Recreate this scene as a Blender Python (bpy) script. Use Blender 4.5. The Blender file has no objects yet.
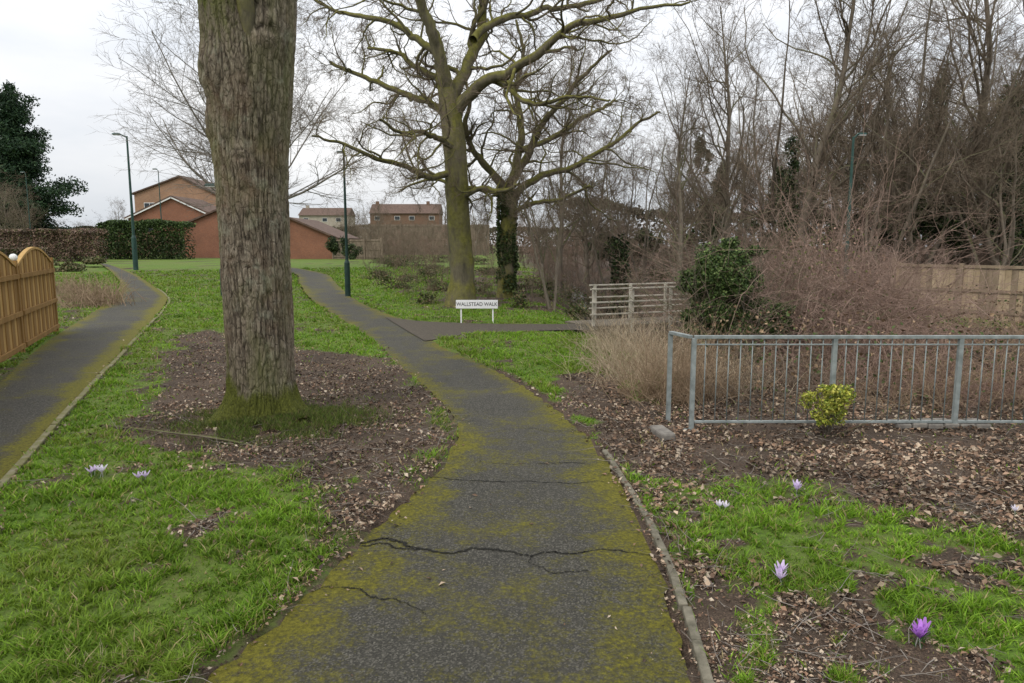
import bpy, math, numpy as np
from mathutils import Vector
rng = np.random.default_rng(7)
H=1.75; F=720.0; HY=245.0
PITCH=math.atan((341.5-HY)/F)
# ------------------------------------------------------------------ noise
def _h(a,b,c,s):
    v=np.sin(a*127.1+b*311.7+c*74.7+s*53.3)*43758.5453
    return v-np.floor(v)
def n3(x,y,z,s=0):
    x,y,z=np.broadcast_arrays(np.asarray(x,float),np.asarray(y,float),np.asarray(z,float))
    xi,yi,zi=np.floor(x),np.floor(y),np.floor(z)
    fx,fy,fz=x-xi,y-yi,z-zi
    fx=fx*fx*(3-2*fx);fy=fy*fy*(3-2*fy);fz=fz*fz*(3-2*fz)
    r=0
    for i in (0,1):
        for j in (0,1):
            for k in (0,1):
                r=r+_h(xi+i,yi+j,zi+k,s)*(fx if i else 1-fx)*(fy if j else 1-fy)*(fz if k else 1-fz)
    return r
def n2(x,y,s=0):
    x,y=np.broadcast_arrays(np.asarray(x,float),np.asarray(y,float))
    xi,yi=np.floor(x),np.floor(y);fx,fy=x-xi,y-yi
    fx=fx*fx*(3-2*fx);fy=fy*fy*(3-2*fy)
    return (_h(xi,yi,0,s)*(1-fx)+_h(xi+1,yi,0,s)*fx)*(1-fy)+(_h(xi,yi+1,0,s)*(1-fx)+_h(xi+1,yi+1,0,s)*fx)*fy
def fbm2(x,y,s=0,o=4):
    r=0;a=.5
    for i in range(o):
        r=r+a*n2(x*2**i,y*2**i,s+i);a*=.5
    return r/(1-.5**o)
def sst(a,b,x):
    t=np.clip((x-a)/(b-a),0,1);return t*t*(3-2*t)
# ------------------------------------------------------------------ terrain
STREAM=np.array([(3.2,60),(3.1,26),(3.0,17),(3.5,13),(5.5,10.4),(9,9.6),(40,9.2)],float)
def segdist(x,y,P):
    d=np.full(np.shape(x),1e9)
    for a,b in zip(P[:-1],P[1:]):
        ab=b-a;t=np.clip(((x-a[0])*ab[0]+(y-a[1])*ab[1])/(ab@ab),0,1)
        d=np.minimum(d,np.hypot(x-a[0]-t*ab[0],y-a[1]-t*ab[1]))
    return d
def hbase(x,y):
    x=np.asarray(x,float);y=np.asarray(y,float)
    return 0.6*sst(14,46,y)*(1-sst(5,12,x))-0.9*sst(9,15,x)*sst(13,24,y)
def hz(x,y):
    return hbase(x,y)-1.25*np.exp(-(segdist(x,y,STREAM)/1.15)**2)
def ray(px,py):
    u=(px-512)/F;v=(341.5-py)/F
    return np.array([u,math.cos(PITCH)+v*math.sin(PITCH),-math.sin(PITCH)+v*math.cos(PITCH)])
def gp(px,py):
    """ground position (world x,y) surveyed from the photograph"""
    d=ray(px,py);z=0.0
    for i in range(60):
        t=(z-H)/d[2];p=d*t
        z=0.6*z+0.4*float(hbase(p[0],p[1]))
    return np.array([p[0],p[1]])
def pt(px,py,dist):
    d=ray(px,py);p=d*(dist/d[1]);p[2]+=H
    return p
def S(px,d): return px*d/F
# ------------------------------------------------------------------ node helpers
def newmat(name):
    m=bpy.data.materials.new(name);m.use_nodes=True
    nt=m.node_tree;b=nt.nodes['Principled BSDF'];b.inputs['Roughness'].default_value=.85
    b.inputs['Specular IOR Level'].default_value=.2
    return m,nt,b
def noise(nt,scale,detail=6,vec=None,rough=.6):
    n=nt.nodes.new('ShaderNodeTexNoise');n.inputs['Scale'].default_value=scale
    n.inputs['Detail'].default_value=detail;n.inputs['Roughness'].default_value=rough
    if vec is not None: nt.links.new(vec,n.inputs['Vector'])
    return n.outputs['Fac']
def ramp(nt,fac,stops):
    r=nt.nodes.new('ShaderNodeValToRGB');e=r.color_ramp.elements
    while len(e)<len(stops): e.new(.5)
    for i,(p,c) in enumerate(stops):
        e[i].position=p;e[i].color=(c[0],c[1],c[2],1) if hasattr(c,'__len__') else (c,c,c,1)
    nt.links.new(fac,r.inputs[0]);return r.outputs[0]
def mix(nt,f,a,b,mode='MIX'):
    n=nt.nodes.new('ShaderNodeMix');n.data_type='RGBA';n.blend_type=mode
    for sock,v in ((0,f),(6,a),(7,b)):
        if isinstance(v,(int,float)): n.inputs[sock].default_value=v
        elif isinstance(v,tuple): n.inputs[sock].default_value=(v[0],v[1],v[2],1)
        else: nt.links.new(v,n.inputs[sock])
    return n.outputs[2]
def mth(nt,op,a,b=0.0,clamp=False):
    n=nt.nodes.new('ShaderNodeMath');n.operation=op;n.use_clamp=clamp
    for i,v in enumerate((a,b)):
        if isinstance(v,(int,float)): n.inputs[i].default_value=v
        else: nt.links.new(v,n.inputs[i])
    return n.outputs[0]
def bump(nt,b,h,strength,dist):
    n=nt.nodes.new('ShaderNodeBump');n.inputs['Strength'].default_value=strength
    n.inputs['Distance'].default_value=dist;nt.links.new(h,n.inputs['Height'])
    nt.links.new(n.outputs[0],b.inputs['Normal']);return n
def coords(nt,scale=(1,1,1)):
    t=nt.nodes.new('ShaderNodeTexCoord');m=nt.nodes.new('ShaderNodeMapping')
    m.inputs['Scale'].default_value=scale;nt.links.new(t.outputs['Object'],m.inputs[0]);return m.outputs[0]
def attr(nt,name):
    a=nt.nodes.new('ShaderNodeAttribute');a.attribute_name=name;return a
def simple(name,c1,c2,scale=8,rough=.85,metal=0,stretch=(1,1,1),bumpd=0.0):
    m,nt,b=newmat(name);v=coords(nt,stretch)
    f=noise(nt,scale,7,v)
    nt.links.new(ramp(nt,f,[(.3,c1),(.7,c2)]),b.inputs['Base Color'])
    b.inputs['Roughness'].default_value=rough;b.inputs['Metallic'].default_value=metal
    if bumpd: bump(nt,b,f,.8,bumpd)
    return m
def colmat(name,rough=.75,trans=0.0):
    m,nt,b=newmat(name);a=attr(nt,'col')
    nt.links.new(a.outputs['Color'],b.inputs['Base Color']);b.inputs['Roughness'].default_value=rough
    if trans:
        tr=nt.nodes.new('ShaderNodeBsdfTranslucent');nt.links.new(a.outputs['Color'],tr.inputs[0])
        mx=nt.nodes.new('ShaderNodeMixShader');mx.inputs[0].default_value=trans
        nt.links.new(b.outputs[0],mx.inputs[1]);nt.links.new(tr.outputs[0],mx.inputs[2])
        nt.links.new(mx.outputs[0],nt.nodes['Material Output'].inputs[0])
    return m
# ------------------------------------------------------------------ mesh helpers
def link(o,parent=None):
    bpy.context.scene.collection.objects.link(o)
    if parent: o.parent=parent
    return o
def empty(name,loc=(0,0,0)):
    o=bpy.data.objects.new(name,None);o.empty_display_size=.2;link(o);o.location=loc;return o
def mesh_np(name,V,Fc,mats,matidx=None,smooth=True,col=None,attrs=None):
    me=bpy.data.meshes.new(name);V=np.asarray(V,np.float32);Fc=np.asarray(Fc,np.int32)
    m,k=Fc.shape
    me.vertices.add(len(V));me.vertices.foreach_set('co',V.ravel())
    me.loops.add(m*k);me.loops.foreach_set('vertex_index',Fc.ravel())
    me.polygons.add(m);me.polygons.foreach_set('loop_start',np.arange(0,m*k,k,dtype=np.int32))
    me.polygons.foreach_set('loop_total',np.full(m,k,np.int32))
    for mm in mats: me.materials.append(mm)
    if matidx is not None: me.polygons.foreach_set('material_index',np.asarray(matidx,np.int32))
    me.polygons.foreach_set('use_smooth',np.full(m,smooth))
    me.update(calc_edges=True)
    if col is not None:
        a=me.color_attributes.new('col','FLOAT_COLOR','POINT')
        c=np.ones((len(V),4),np.float32);c[:,:3]=col;a.data.foreach_set('color',c.ravel())
    if attrs:
        for kx,v in attrs.items():
            a=me.attributes.new(kx,'FLOAT','POINT');a.data.foreach_set('value',np.asarray(v,np.float32))
    return me
def obj(name,me,parent=None,loc=None):
    o=bpy.data.objects.new(name,me);link(o,parent)
    if loc is not None:o.location=loc
    return o
class Poly:
    def __init__(s): s.v=[];s.f=[];s.mi=[]
    def box(s,c,size,mi=0,rot=0.0,taper=1.0):
        x,y,z=[q/2 for q in size];n=len(s.v);cs,sn=math.cos(rot),math.sin(rot)
        for sz,k in ((-z,1),(z,taper)):
            for sx,sy in ((-x,-y),(x,-y),(x,y),(-x,y)):
                a,b=sx*k,sy*k;s.v.append((c[0]+a*cs-b*sn,c[1]+a*sn+b*cs,c[2]+sz))
        for f in ((0,3,2,1),(4,5,6,7),(0,1,5,4),(1,2,6,5),(2,3,7,6),(3,0,4,7)):
            s.f.append([n+i for i in f]);s.mi.append(mi)
    def beam(s,a,b,w,h,mi=0):
        a=Vector(a);b=Vector(b);d=(b-a).normalized()
        up=Vector((0,0,1)) if abs(d.z)<.95 else Vector((0,1,0))
        r=d.cross(up).normalized();u=r.cross(d);n=len(s.v)
        for p in (a,b):
            for i,j in ((-1,-1),(1,-1),(1,1),(-1,1)): s.v.append(tuple(p+r*(i*w/2)+u*(j*h/2)))
        for f in ((0,3,2,1),(4,5,6,7),(0,1,5,4),(1,2,6,5),(2,3,7,6),(3,0,4,7)):
            s.f.append([n+i for i in f]);s.mi.append(mi)
    def cyl(s,a,b,r0,r1,n=12,mi=0):
        a=Vector(a);b=Vector(b);d=(b-a).normalized()
        up=Vector((0,0,1)) if abs(d.z)<.95 else Vector((1,0,0))
        r=d.cross(up).normalized();u=r.cross(d);k=len(s.v)
        for p,R in ((a,r0),(b,r1)):
            for i in range(n):
                t=2*math.pi*i/n;s.v.append(tuple(p+r*(R*math.cos(t))+u*(R*math.sin(t))))
        for i in range(n):
            j=(i+1)%n;s.f.append([k+i,k+j,k+n+j,k+n+i]);s.mi.append(mi)
        s.f.append([k+i for i in range(n)][::-1]);s.mi.append(mi)
        s.f.append([k+n+i for i in range(n)]);s.mi.append(mi)
    def ball(s,c,r,mi=0,n=12,m=8,sc=(1,1,1)):
        k=len(s.v)
        for i in range(m+1):
            a=math.pi*i/m
            for j in range(n):
                t=2*math.pi*j/n;s.v.append((c[0]+sc[0]*r*math.sin(a)*math.cos(t),c[1]+sc[1]*r*math.sin(a)*math.sin(t),c[2]+sc[2]*r*math.cos(a)))
        for i in range(m):
            for j in range(n):
                s.f.append([k+i*n+j,k+(i+1)*n+j,k+(i+1)*n+(j+1)%n,k+i*n+(j+1)%n]);s.mi.append(mi)
    def prism(s,prof,y0,y1,mi=0,axis='y'):
        n=len(prof);k=len(s.v)
        for y in (y0,y1):
            for x,z in prof: s.v.append((x,y,z) if axis=='y' else (y,x,z))
        for i in range(n):
            j=(i+1)%n;s.f.append([k+i,k+j,k+n+j,k+n+i]);s.mi.append(mi)
        s.f.append([k+i for i in range(n)][::-1]);s.mi.append(mi)
        s.f.append([k+n+i for i in range(n)]);s.mi.append(mi)
    def make(s,name,mats,parent=None,smooth=False,bevel=0.0,loc=None):
        me=bpy.data.meshes.new(name);me.from_pydata(s.v,[],s.f)
        for m in mats: me.materials.append(m)
        for p,i in zip(me.polygons,s.mi): p.material_index=i;p.use_smooth=smooth
        me.update();o=obj(name,me,parent,loc)
        if bevel:
            b=o.modifiers.new('bev','BEVEL');b.width=bevel;b.segments=2;b.limit_method='ANGLE'
        return o
# ------------------------------------------------------------------ tubes / trees
def nrm(a): return a/np.maximum(np.linalg.norm(a,axis=-1,keepdims=True),1e-9)
def tube(P,R,s):
    Nn,K,_=P.shape
    T=nrm(np.gradient(P,axis=1));cd=nrm(P[:,-1]-P[:,0])
    a=np.cross(cd,nrm(rng.normal(size=(Nn,3))))[:,None,:]
    U=nrm(a-(a*T).sum(-1,keepdims=True)*T);W=np.cross(T,U)
    th=np.arange(s)*2*math.pi/s
    V=P[:,:,None,:]+R[:,:,None,None]*(np.cos(th)[:,None]*U[:,:,None,:]+np.sin(th)[:,None]*W[:,:,None,:])
    idx=np.arange(Nn*K*s).reshape(Nn,K,s)
    A=idx[:,:-1,:];B=np.roll(A,-1,2);D=idx[:,1:,:];C=np.roll(D,-1,2)
    return V.reshape(-1,3),np.stack([A,B,C,D],-1).reshape(-1,4)
def tubes_mesh(name,groups,mats):
    Vs=[];Fs=[];Ms=[];o=0
    for P,R,s,mi in groups:
        v,f=tube(P,R,s);Vs.append(v);Fs.append(f+o);Ms.append(np.full(len(f),mi));o+=len(v)
    return mesh_np(name,np.concatenate(Vs),np.concatenate(Fs),mats,np.concatenate(Ms))
def walk(P0,D,L,R0,K,wig,up,endr=.25,trend=None):
    n=len(P0);P=np.zeros((n,K,3));P[:,0]=P0;d=nrm(D);st=(L/(K-1))[:,None]
    for i in range(1,K):
        d=nrm(d+rng.normal(size=(n,3))*wig+np.array([0,0,up]));P[:,i]=P[:,i-1]+d*st
    R=R0[:,None]*np.linspace(1,endr,K)[None,:]
    return P,R
def spawn(P,R,m,t0=.25,lr=.5,rr=.55,ang=50,K=6,wig=.2,up=.06,minr=.003,t1=1.0,endr=.3):
    n,k,_=P.shape;idx=np.repeat(np.arange(n),m);M=len(idx)
    t=rng.uniform(t0,t1,M)*(k-1);i=np.minimum(t.astype(int),k-2);f=(t-i)[:,None]
    p=P[idx,i]*(1-f)+P[idx,i+1]*f;T=nrm(P[idx,i+1]-P[idx,i])
    r=(R[idx,i]*(1-f[:,0])+R[idx,i+1]*f[:,0])*rr*rng.uniform(.6,1.1,M)
    q=nrm(np.cross(T,rng.normal(size=(M,3))));a=np.radians(ang)*rng.uniform(.6,1.25,M)[:,None]
    D=T*np.cos(a)+q*np.sin(a);D[:,2]+=up
    pl=np.linalg.norm(np.diff(P,axis=1),axis=-1).sum(1)[idx]
    L=lr*pl*rng.uniform(.5,1.25,M)*(1.15-.5*t/(k-1))
    return walk(p,D,L,np.maximum(r,minr),K,wig,up*.5,endr)
def smoothchain(pts,rads,K=24):
    pts=np.array(pts,float);rads=np.array(rads,float);s=np.linspace(0,len(pts)-1,K)
    out=np.zeros((K,3));n=len(pts)
    for a,u in enumerate(s):
        i=min(int(u),n-2);t=u-i
        p0=pts[max(i-1,0)];p1=pts[i];p2=pts[i+1];p3=pts[min(i+2,n-1)]
        out[a]=.5*((2*p1)+(-p0+p2)*t+(2*p0-5*p1+4*p2-p3)*t*t+(-p0+3*p1-3*p2+p3)*t**3)
    return out[None],np.interp(s,np.arange(n),rads)[None]
# ------------------------------------------------------------------ leaves
def leafmesh(name,P,size,col,mat,parent=None,Nn=None,asp=.5,loc=None,fold=0.25):
    n=len(P);size=np.broadcast_to(size,(n,))
    if Nn is None: Nn=nrm(rng.normal(size=(n,3)))
    A=nrm(np.cross(Nn,rng.normal(size=(n,3))));B=np.cross(Nn,A);s=size[:,None]
    V=np.stack([P-A*s*.5,P+B*s*.5*asp+Nn*s*fold*.5,P+A*s*.5,P-B*s*.5*asp+Nn*s*fold*.5],1).reshape(-1,3)
    i=np.arange(n)*4;Fc=np.concatenate([np.stack([i,i+1,i+2],1),np.stack([i,i+2,i+3],1)])
    me=mesh_np(name,V,Fc,[mat],smooth=False,col=np.repeat(col,4,0))
    return obj(name,me,parent,loc)
def palette(n,cols,var=.2):
    c=np.array(cols)[rng.integers(0,len(cols),n)];return c*rng.uniform(1-var,1+var,(n,1))
def blob(n,c,r,surf=.5,seed=0,amp=.35,f=1.6):
    d=nrm(rng.normal(size=(n,3)));k=rng.uniform(0,1,n)**(surf)
    m=1-amp+2*amp*n3(d[:,0]*f+5,d[:,1]*f+5,d[:,2]*f+5,seed)
    return np.array(c)+d*np.array(r)*(k*m)[:,None]
# ================================================================== MATERIALS
leafM=colmat('foliage',.55);litM=colmat('dead_leaf',.75)
bladeM=colmat('grass_blade',.6,.35)
def barkmat(name,c1,c2,moss,mossamt,scale=6,upmoss=.5):
    m,nt,b=newmat(name);v=coords(nt,(1,1,.3));f=noise(nt,scale,8,v,.65)
    base=ramp(nt,f,[(.3,c1),(.68,c2)])
    g=nt.nodes.new('ShaderNodeNewGeometry');sp=nt.nodes.new('ShaderNodeSeparateXYZ');nt.links.new(g.outputs['Normal'],sp.inputs[0])
    f2=noise(nt,1.7,5,coords(nt));mm=mth(nt,'ADD',mth(nt,'ADD',mth(nt,'MULTIPLY',sp.outputs[2],upmoss),f2),mth(nt,'MULTIPLY',mth(nt,'SUBTRACT',f,.5),.7))
    mk=ramp(nt,mm,[(max(0,.60-mossamt),0.0),(min(1,.9-mossamt),1.0)])
    mcol=ramp(nt,noise(nt,9,6,coords(nt),.7),[(.3,tuple(q*.45 for q in moss)),(.7,tuple(q*1.15 for q in moss))])
    nt.links.new(mix(nt,mk,base,mcol),b.inputs['Base Color']);bump(nt,b,f,1.,.05);return m
oakM=barkmat('oak_bark',(.06,.053,.035),(.18,.155,.105),(.17,.16,.04),.24)
greyM=barkmat('grey_bark',(.085,.07,.054),(.235,.195,.15),(.12,.13,.045),.04)
twigM=simple('twig_bark',(.10,.076,.055),(.215,.168,.12),1.0)
twigR=simple('twig_reddish',(.14,.09,.067),(.32,.215,.165),2.0)
palM=simple('twig_pale',(.14,.12,.10),(.26,.23,.2),1.0)
strawM=simple('dry_straw',(.28,.21,.13),(.54,.45,.32),5)
straw2=simple('dry_straw_brown',(.19,.13,.08),(.35,.26,.17),5)
# ================================================================== PATH OUTLINES
mainrows=[(683,205,700),(640,258,686),(600,303,672),(560,342,658),(530,373,645),(500,406,628),(475,434,614),(450,452,598),(430,455,580),(410,447,556),(395,432,537),(380,415,512),(365,398,482),(350,383,448),(340,373,432),(330,358,420),(320,342,402),(310,325,374),(300,311,354),(290,303,342),(282,299,334),(275,296,326),(269,272,298),(265,240,260)]
ML=[gp(l,y) for y,l,r in mainrows];MR=[gp(r,y) for y,l,r in mainrows]
ML=[ML[0]+np.array([-.5,-9]),ML[0]+np.array([-.25,-2.0])]+ML;MR=[MR[0]+np.array([.1,-9]),MR[0]+np.array([0,-2.0])]+MR
lrows=[((-130,480),(-90,590)),((-60,425),(-20,510)),((0,382),(20,465)),((30,355),(75,402)),((55,336),(110,365)),((85,318),(140,333)),((108,303),(163,308)),((120,292),(167,298)),((121,284),(156,289)),((115,276),(145,281)),((107,269),(131,273)),((97,263),(112,266))]
LL=[gp(*a) for a,b in lrows];LR=[gp(*b) for a,b in lrows]
LL=[LL[0]+np.array([1.2,-8])]+LL;LR=[LR[0]+np.array([1.2,-8])]+LR
brows=[((385,318),(425,342)),((420,322),(450,338)),((460,324),(480,334)),((520,325),(530,332)),((560,325),(565,331)),((596,324),(598,331))]
BL=[gp(*a) for a,b in brows];BR=[gp(*b) for a,b in brows]
def densify(P):
    P=np.array(P);ch,_=smoothchain(np.c_[P,np.zeros(len(P))],np.zeros(len(P)),len(P)*12);return ch[0,:,:2]
mainL,mainR=densify(ML),densify(MR);leftL,leftR=densify(LL),densify(LR);brL,brR=densify(BL),densify(BR)
def polyof(a,b): return np.concatenate([a[::4],b[::-4]])
def sdf(x,y,P):
    n=len(P);d=np.full(x.shape,1e9);ins=np.zeros(x.shape,bool)
    for i in range(n):
        a=P[i];b=P[(i+1)%n];ab=b-a;q=ab@ab
        if q<1e-12: continue
        t=np.clip(((x-a[0])*ab[0]+(y-a[1])*ab[1])/q,0,1)
        d=np.minimum(d,(x-a[0]-t*ab[0])**2+(y-a[1]-t*ab[1])**2)
        c=((a[1]>y)!=(b[1]>y))
        if abs(b[1]-a[1])>1e-9:
            ins^=c&(x<(b[0]-a[0])*(y-a[1])/(b[1]-a[1])+a[0])
    d=np.sqrt(d);return np.where(ins,-d,d)
PM=polyof(mainL,mainR);PL=polyof(leftL,leftR);PB=polyof(brL,brR)
def pathsdf(x,y): return np.minimum(np.minimum(sdf(x,y,PM),sdf(x,y,PL)),sdf(x,y,PB))
def poly(px): return np.array([gp(*p) for p in px])
LIT=[(poly([(205,333),(300,350),(380,356),(420,380),(462,410),(470,440),(445,480),(405,515),(352,550),(318,540),(325,500),(300,470),(240,462),(170,446),(140,432),(158,395),(165,350)]),.45,1.0),
     (poly([(560,378),(600,372),(650,400),(1200,400),(1500,540),(1100,545),(980,520),(860,505),(760,475),(700,470),(672,485),(670,520),(690,600),(700,683),(735,683),(722,600),(690,560),(640,500),(600,445),(565,405)]),.35,1.0),
     (poly([(60,300),(100,298),(95,312),(58,328)]),.4,.6)]
RIGHTMIX=poly([(665,480),(760,470),(860,500),(1000,520),(1300,540),(1500,760),(700,760)])
trunk0=gp(262,418)
def masks(x,y,sd=None):
    nz=fbm2(x*1.3,y*1.3,3)-.5;nf=fbm2(x*6,y*6,9)-.5
    L=np.zeros(x.shape)
    for P,s,a in LIT:
        d=sdf(x,y,P)+nz*1.1+nf*.7;L=np.maximum(L,a*sst(s,-s,d))
    wl=sst(-.3,.6,x-1.75+nz*1.5)*sst(6.6,7.3,y)*(1-.85*sst(14,16,y)*(1-sst(17,20,y)))
    mid=(x<2.2)*(y>8.4)
    wl=np.where(mid,0,wl)
    wood=sst(22,27,y+nz*8)*sst(-2,3,x+nz*4)*.75
    L=np.maximum(L,np.maximum(wl,wood))
    u=sst(-4.5,-1.0,x)*sst(17,21,y+nz*4)*(1-sst(34,42,y))*sst(-.12,.12,nz+.06)*.8
    L=np.maximum(L,u)
    rm=sst(.3,-.3,sdf(x,y,RIGHTMIX))*sst(-.08,.14,nz*.9+nf*1.0)
    L=np.maximum(L,rm*.85)
    lm=sst(.05,.30,fbm2(x*2.1+9,y*2.1,14)-.5+nf*.6)*.75*(x<0)
    L=np.maximum(L,lm)
    if sd is not None:
        L=np.maximum(L,sst(.14,.02,sd+nf*.25)*np.where(x<-.2,.55,.9)*(1-sst(9,14,y)))
    return np.clip(L,0,1)
# ================================================================== GROUND
def axis(lo,hi,d,lim0,lim1,g):
    c=list(np.arange(lo,hi,d));s=d;x=hi
    while x<lim1: c.append(x);s*=g;x+=s
    s=d;x=lo-d
    while x>lim0: c.insert(0,x);s*=g;x-=s
    return np.array(c)
gx=axis(-9,9,.09,-900,900,1.07);gy=axis(1.5,17,.09,-60,1500,1.05)
X,Y=np.meshgrid(gx,gy);x=X.ravel();y=Y.ravel()
psd=pathsdf(x,y);lit=masks(x,y,psd)
fade=1-sst(18,26,y)
z=hz(x,y)+fade*(.05*(fbm2(x*1.1,y*1.1,21)-.35)+.03*(fbm2(x*7,y*7,22)-.4))*sst(-.05,.5,psd)+.012*fade
z=np.where(psd<-.04,hbase(x,y)-.05-.25*(1-fade),z)
nx,ny=len(gx),len(gy);ii=np.arange(nx*ny).reshape(ny,nx)
Fc=np.stack([ii[:-1,:-1],ii[:-1,1:],ii[1:,1:],ii[1:,:-1]],-1).reshape(-1,4)
gm,nt,b=newmat('ground_soil_grass')
v=coords(nt);f1=noise(nt,1.2,6,v);f2=noise(nt,22,8,v,.7);f3=noise(nt,90,5,v,.7);f0=noise(nt,.25,4,v);f00=noise(nt,.6,8,v,.7)
gr=ramp(nt,f2,[(.3,(.035,.050,.010)),(.5,(.085,.15,.017)),(.7,(.14,.235,.03))])
gr=mix(nt,ramp(nt,f1,[(.42,0.),(.7,.6)]),gr,(.14,.165,.04))
gr=mix(nt,ramp(nt,f0,[(.4,0.),(.7,.5)]),gr,(.075,.12,.022))
gr=mix(nt,ramp(nt,f00,[(.45,0.),(.62,.5)]),gr,(.13,.13,.045))
li=ramp(nt,f3,[(.3,(.022,.016,.012)),(.5,(.08,.056,.04)),(.7,(.19,.138,.095))])
li=mix(nt,ramp(nt,f1,[(.42,0.),(.62,.7)]),li,(.042,.031,.022))
a=attr(nt,'lit');k=mth(nt,'ADD',a.outputs['Fac'],mth(nt,'MULTIPLY',mth(nt,'SUBTRACT',f2,.5),.9))
k=ramp(nt,k,[(.32,0.),(.6,1.)])
gc=mix(nt,k,gr,li);gc=mix(nt,attr(nt,'ditch_dark').outputs['Fac'],gc,(.022,.017,.012))
nt.links.new(gc,b.inputs['Base Color']);bump(nt,b,f2,1,.03);b.inputs['Roughness'].default_value=.95
ditch_dark=sst(1.5,.7,segdist(x,y,STREAM))*.85  # ground colour darkens towards the stream line, along the ditch
obj('ground',mesh_np('ground',np.c_[x,y,z],Fc,[gm],attrs={'lit':lit,'ditch_dark':ditch_dark}))
sp_=densify(STREAM);tn=nrm(np.gradient(sp_,axis=0));qn=np.stack([-tn[:,1],tn[:,0]],1)
V=np.zeros((len(sp_)*2,3));V[0::2,:2]=sp_+qn*.42;V[1::2,:2]=sp_-qn*.42
V[0::2,2]=hz(sp_[:,0],sp_[:,1])+.14;V[1::2,2]=V[0::2,2]
i=np.arange(len(sp_)-1)*2
wm,wn,wb=newmat('stream_water');wb.inputs['Base Color'].default_value=(.02,.02,.014,1);wb.inputs['Roughness'].default_value=.12;wb.inputs['Specular IOR Level'].default_value=.5
bump(wn,wb,noise(wn,14,3,coords(wn)),.3,.02)
obj('stream',mesh_np('stream',V,np.stack([i,i+1,i+3,i+2],1),[wm]))
# ---- paths
def pathmesh(name,a,b,mat,dz,nc=22,rough=.06):
    n=len(a);t=np.linspace(0,1,nc)
    s=np.linspace(0,n-1,n*3);a=np.stack([np.interp(s,np.arange(n),a[:,i]) for i in (0,1)],1);b=np.stack([np.interp(s,np.arange(n),b[:,i]) for i in (0,1)],1);n=len(a)
    w=nrm(b-a);a=a+w*(rough*(fbm2(a[:,0]*5,a[:,1]*5,31)-.5))[:,None]*2;b=b+w*(rough*(fbm2(b[:,0]*5,b[:,1]*5,32)-.5))[:,None]*2
    P=a[:,None]*(1-t)[None,:,None]+b[:,None]*t[None,:,None]
    x=P[...,0].ravel();y=P[...,1].ravel()
    z=hbase(x,y)+dz+.012*(fbm2(x*1.5,y*1.5,33)-.5)+.03*sst(14,22,y)
    ii=np.arange(n*nc).reshape(n,nc);Fc=np.stack([ii[:-1,:-1],ii[:-1,1:],ii[1:,1:],ii[1:,:-1]],-1).reshape(-1,4)
    e=np.tile(t,n)
    near=np.repeat(sst(9,3.0,P[:,0,1]),nc)
    return obj(name,mesh_np(name,np.c_[x,y,z],Fc,[mat],attrs={'u':e,'near':near}))
def asphalt(name,centre,edgeL,edgeR,off):
    m,nt,b=newmat(name);v=coords(nt);ag=noise(nt,140,4,v,.8);big=noise(nt,1.1,5,v);med=noise(nt,5,8,v,.7);fine=noise(nt,45,6,v,.75)
    vo=nt.nodes.new('ShaderNodeTexVoronoi');vo.inputs['Scale'].default_value=120;nt.links.new(v,vo.inputs['Vector'])
    sto=ramp(nt,vo.outputs['Color'],[(.0,(.022,.021,.017)),(.6,(.053,.05,.041)),(1.,(.17,.16,.13))])
    base=mix(nt,ramp(nt,big,[(.35,0.),(.7,.5)]),sto,(.08,.074,.058))
    base=mix(nt,ramp(nt,med,[(.5,0.),(.75,.5)]),base,(.037,.034,.025))
    u=attr(nt,'u').outputs['Fac'];nr=attr(nt,'near').outputs['Fac']
    el=ramp(nt,u,[(0,edgeL),(.28,centre),(.74,centre),(1,edgeR)])
    s=mth(nt,'ADD',mth(nt,'ADD',mth(nt,'MULTIPLY',big,1.1),mth(nt,'MULTIPLY',med,.95)),mth(nt,'MULTIPLY',fine,.9))
    s=mth(nt,'ADD',s,mth(nt,'ADD',el,mth(nt,'MULTIPLY',nr,.07)));mk=ramp(nt,mth(nt,'SUBTRACT',s,off),[(.62,0.),(.94,1.)])
    mc=ramp(nt,fine,[(.3,(.038,.036,.007)),(.55,(.13,.118,.013)),(.75,(.22,.205,.03))])
    nt.links.new(mix(nt,mk,base,mc),b.inputs['Base Color'])
    hh=mth(nt,'ADD',ag,mth(nt,'MULTIPLY',mk,.6));bump(nt,b,hh,.8,.012)
    b.inputs['Roughness'].default_value=.8;return m
mainM=asphalt('mossy_asphalt',.20,.52,.54,1.10);leftM=asphalt('mossier_asphalt',.20,.62,.92,1.12)
main_path=pathmesh('main_footpath',mainL,mainR,mainM,.006)
pathmesh('side_footpath',leftL,leftR,leftM,.006)
pathmesh('branch_footpath',brL,brR,simple('dirt_path',(.04,.034,.026),(.105,.088,.065),30,bumpd=.01),.02,nc=8)
# ---- kerb edging
conc=simple('edging_concrete',(.07,.065,.045),(.20,.18,.135),14,bumpd=.01)
mossconc=simple('edging_concrete_mossy',(.10,.10,.02),(.20,.18,.12),9,bumpd=.01)
def edging(name,px,mat,seg=.9,w=.05,up=.035):
    P=np.array([gp(*p) for p in px]);P=densify(P);d=np.r_[0,np.cumsum(np.linalg.norm(np.diff(P,axis=0),axis=1))]
    n=int(d[-1]/seg);B=Poly()
    for i in range(n):
        q=[[np.interp(s,d,P[:,k]) for k in (0,1)] for s in np.linspace(i*seg,(i+1)*seg-.012,4)]
        dz=rng.uniform(-.01,.008);lat=rng.uniform(-.010,.010)
        for a,c in zip(q[:-1],q[1:]):
            B.beam((a[0]+lat,a[1],float(hbase(*a))+up-.06+dz),(c[0]+lat,c[1],float(hbase(*c))+up-.06+dz),w,.12)
    return B.make(name,[mat],bevel=.008)
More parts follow.
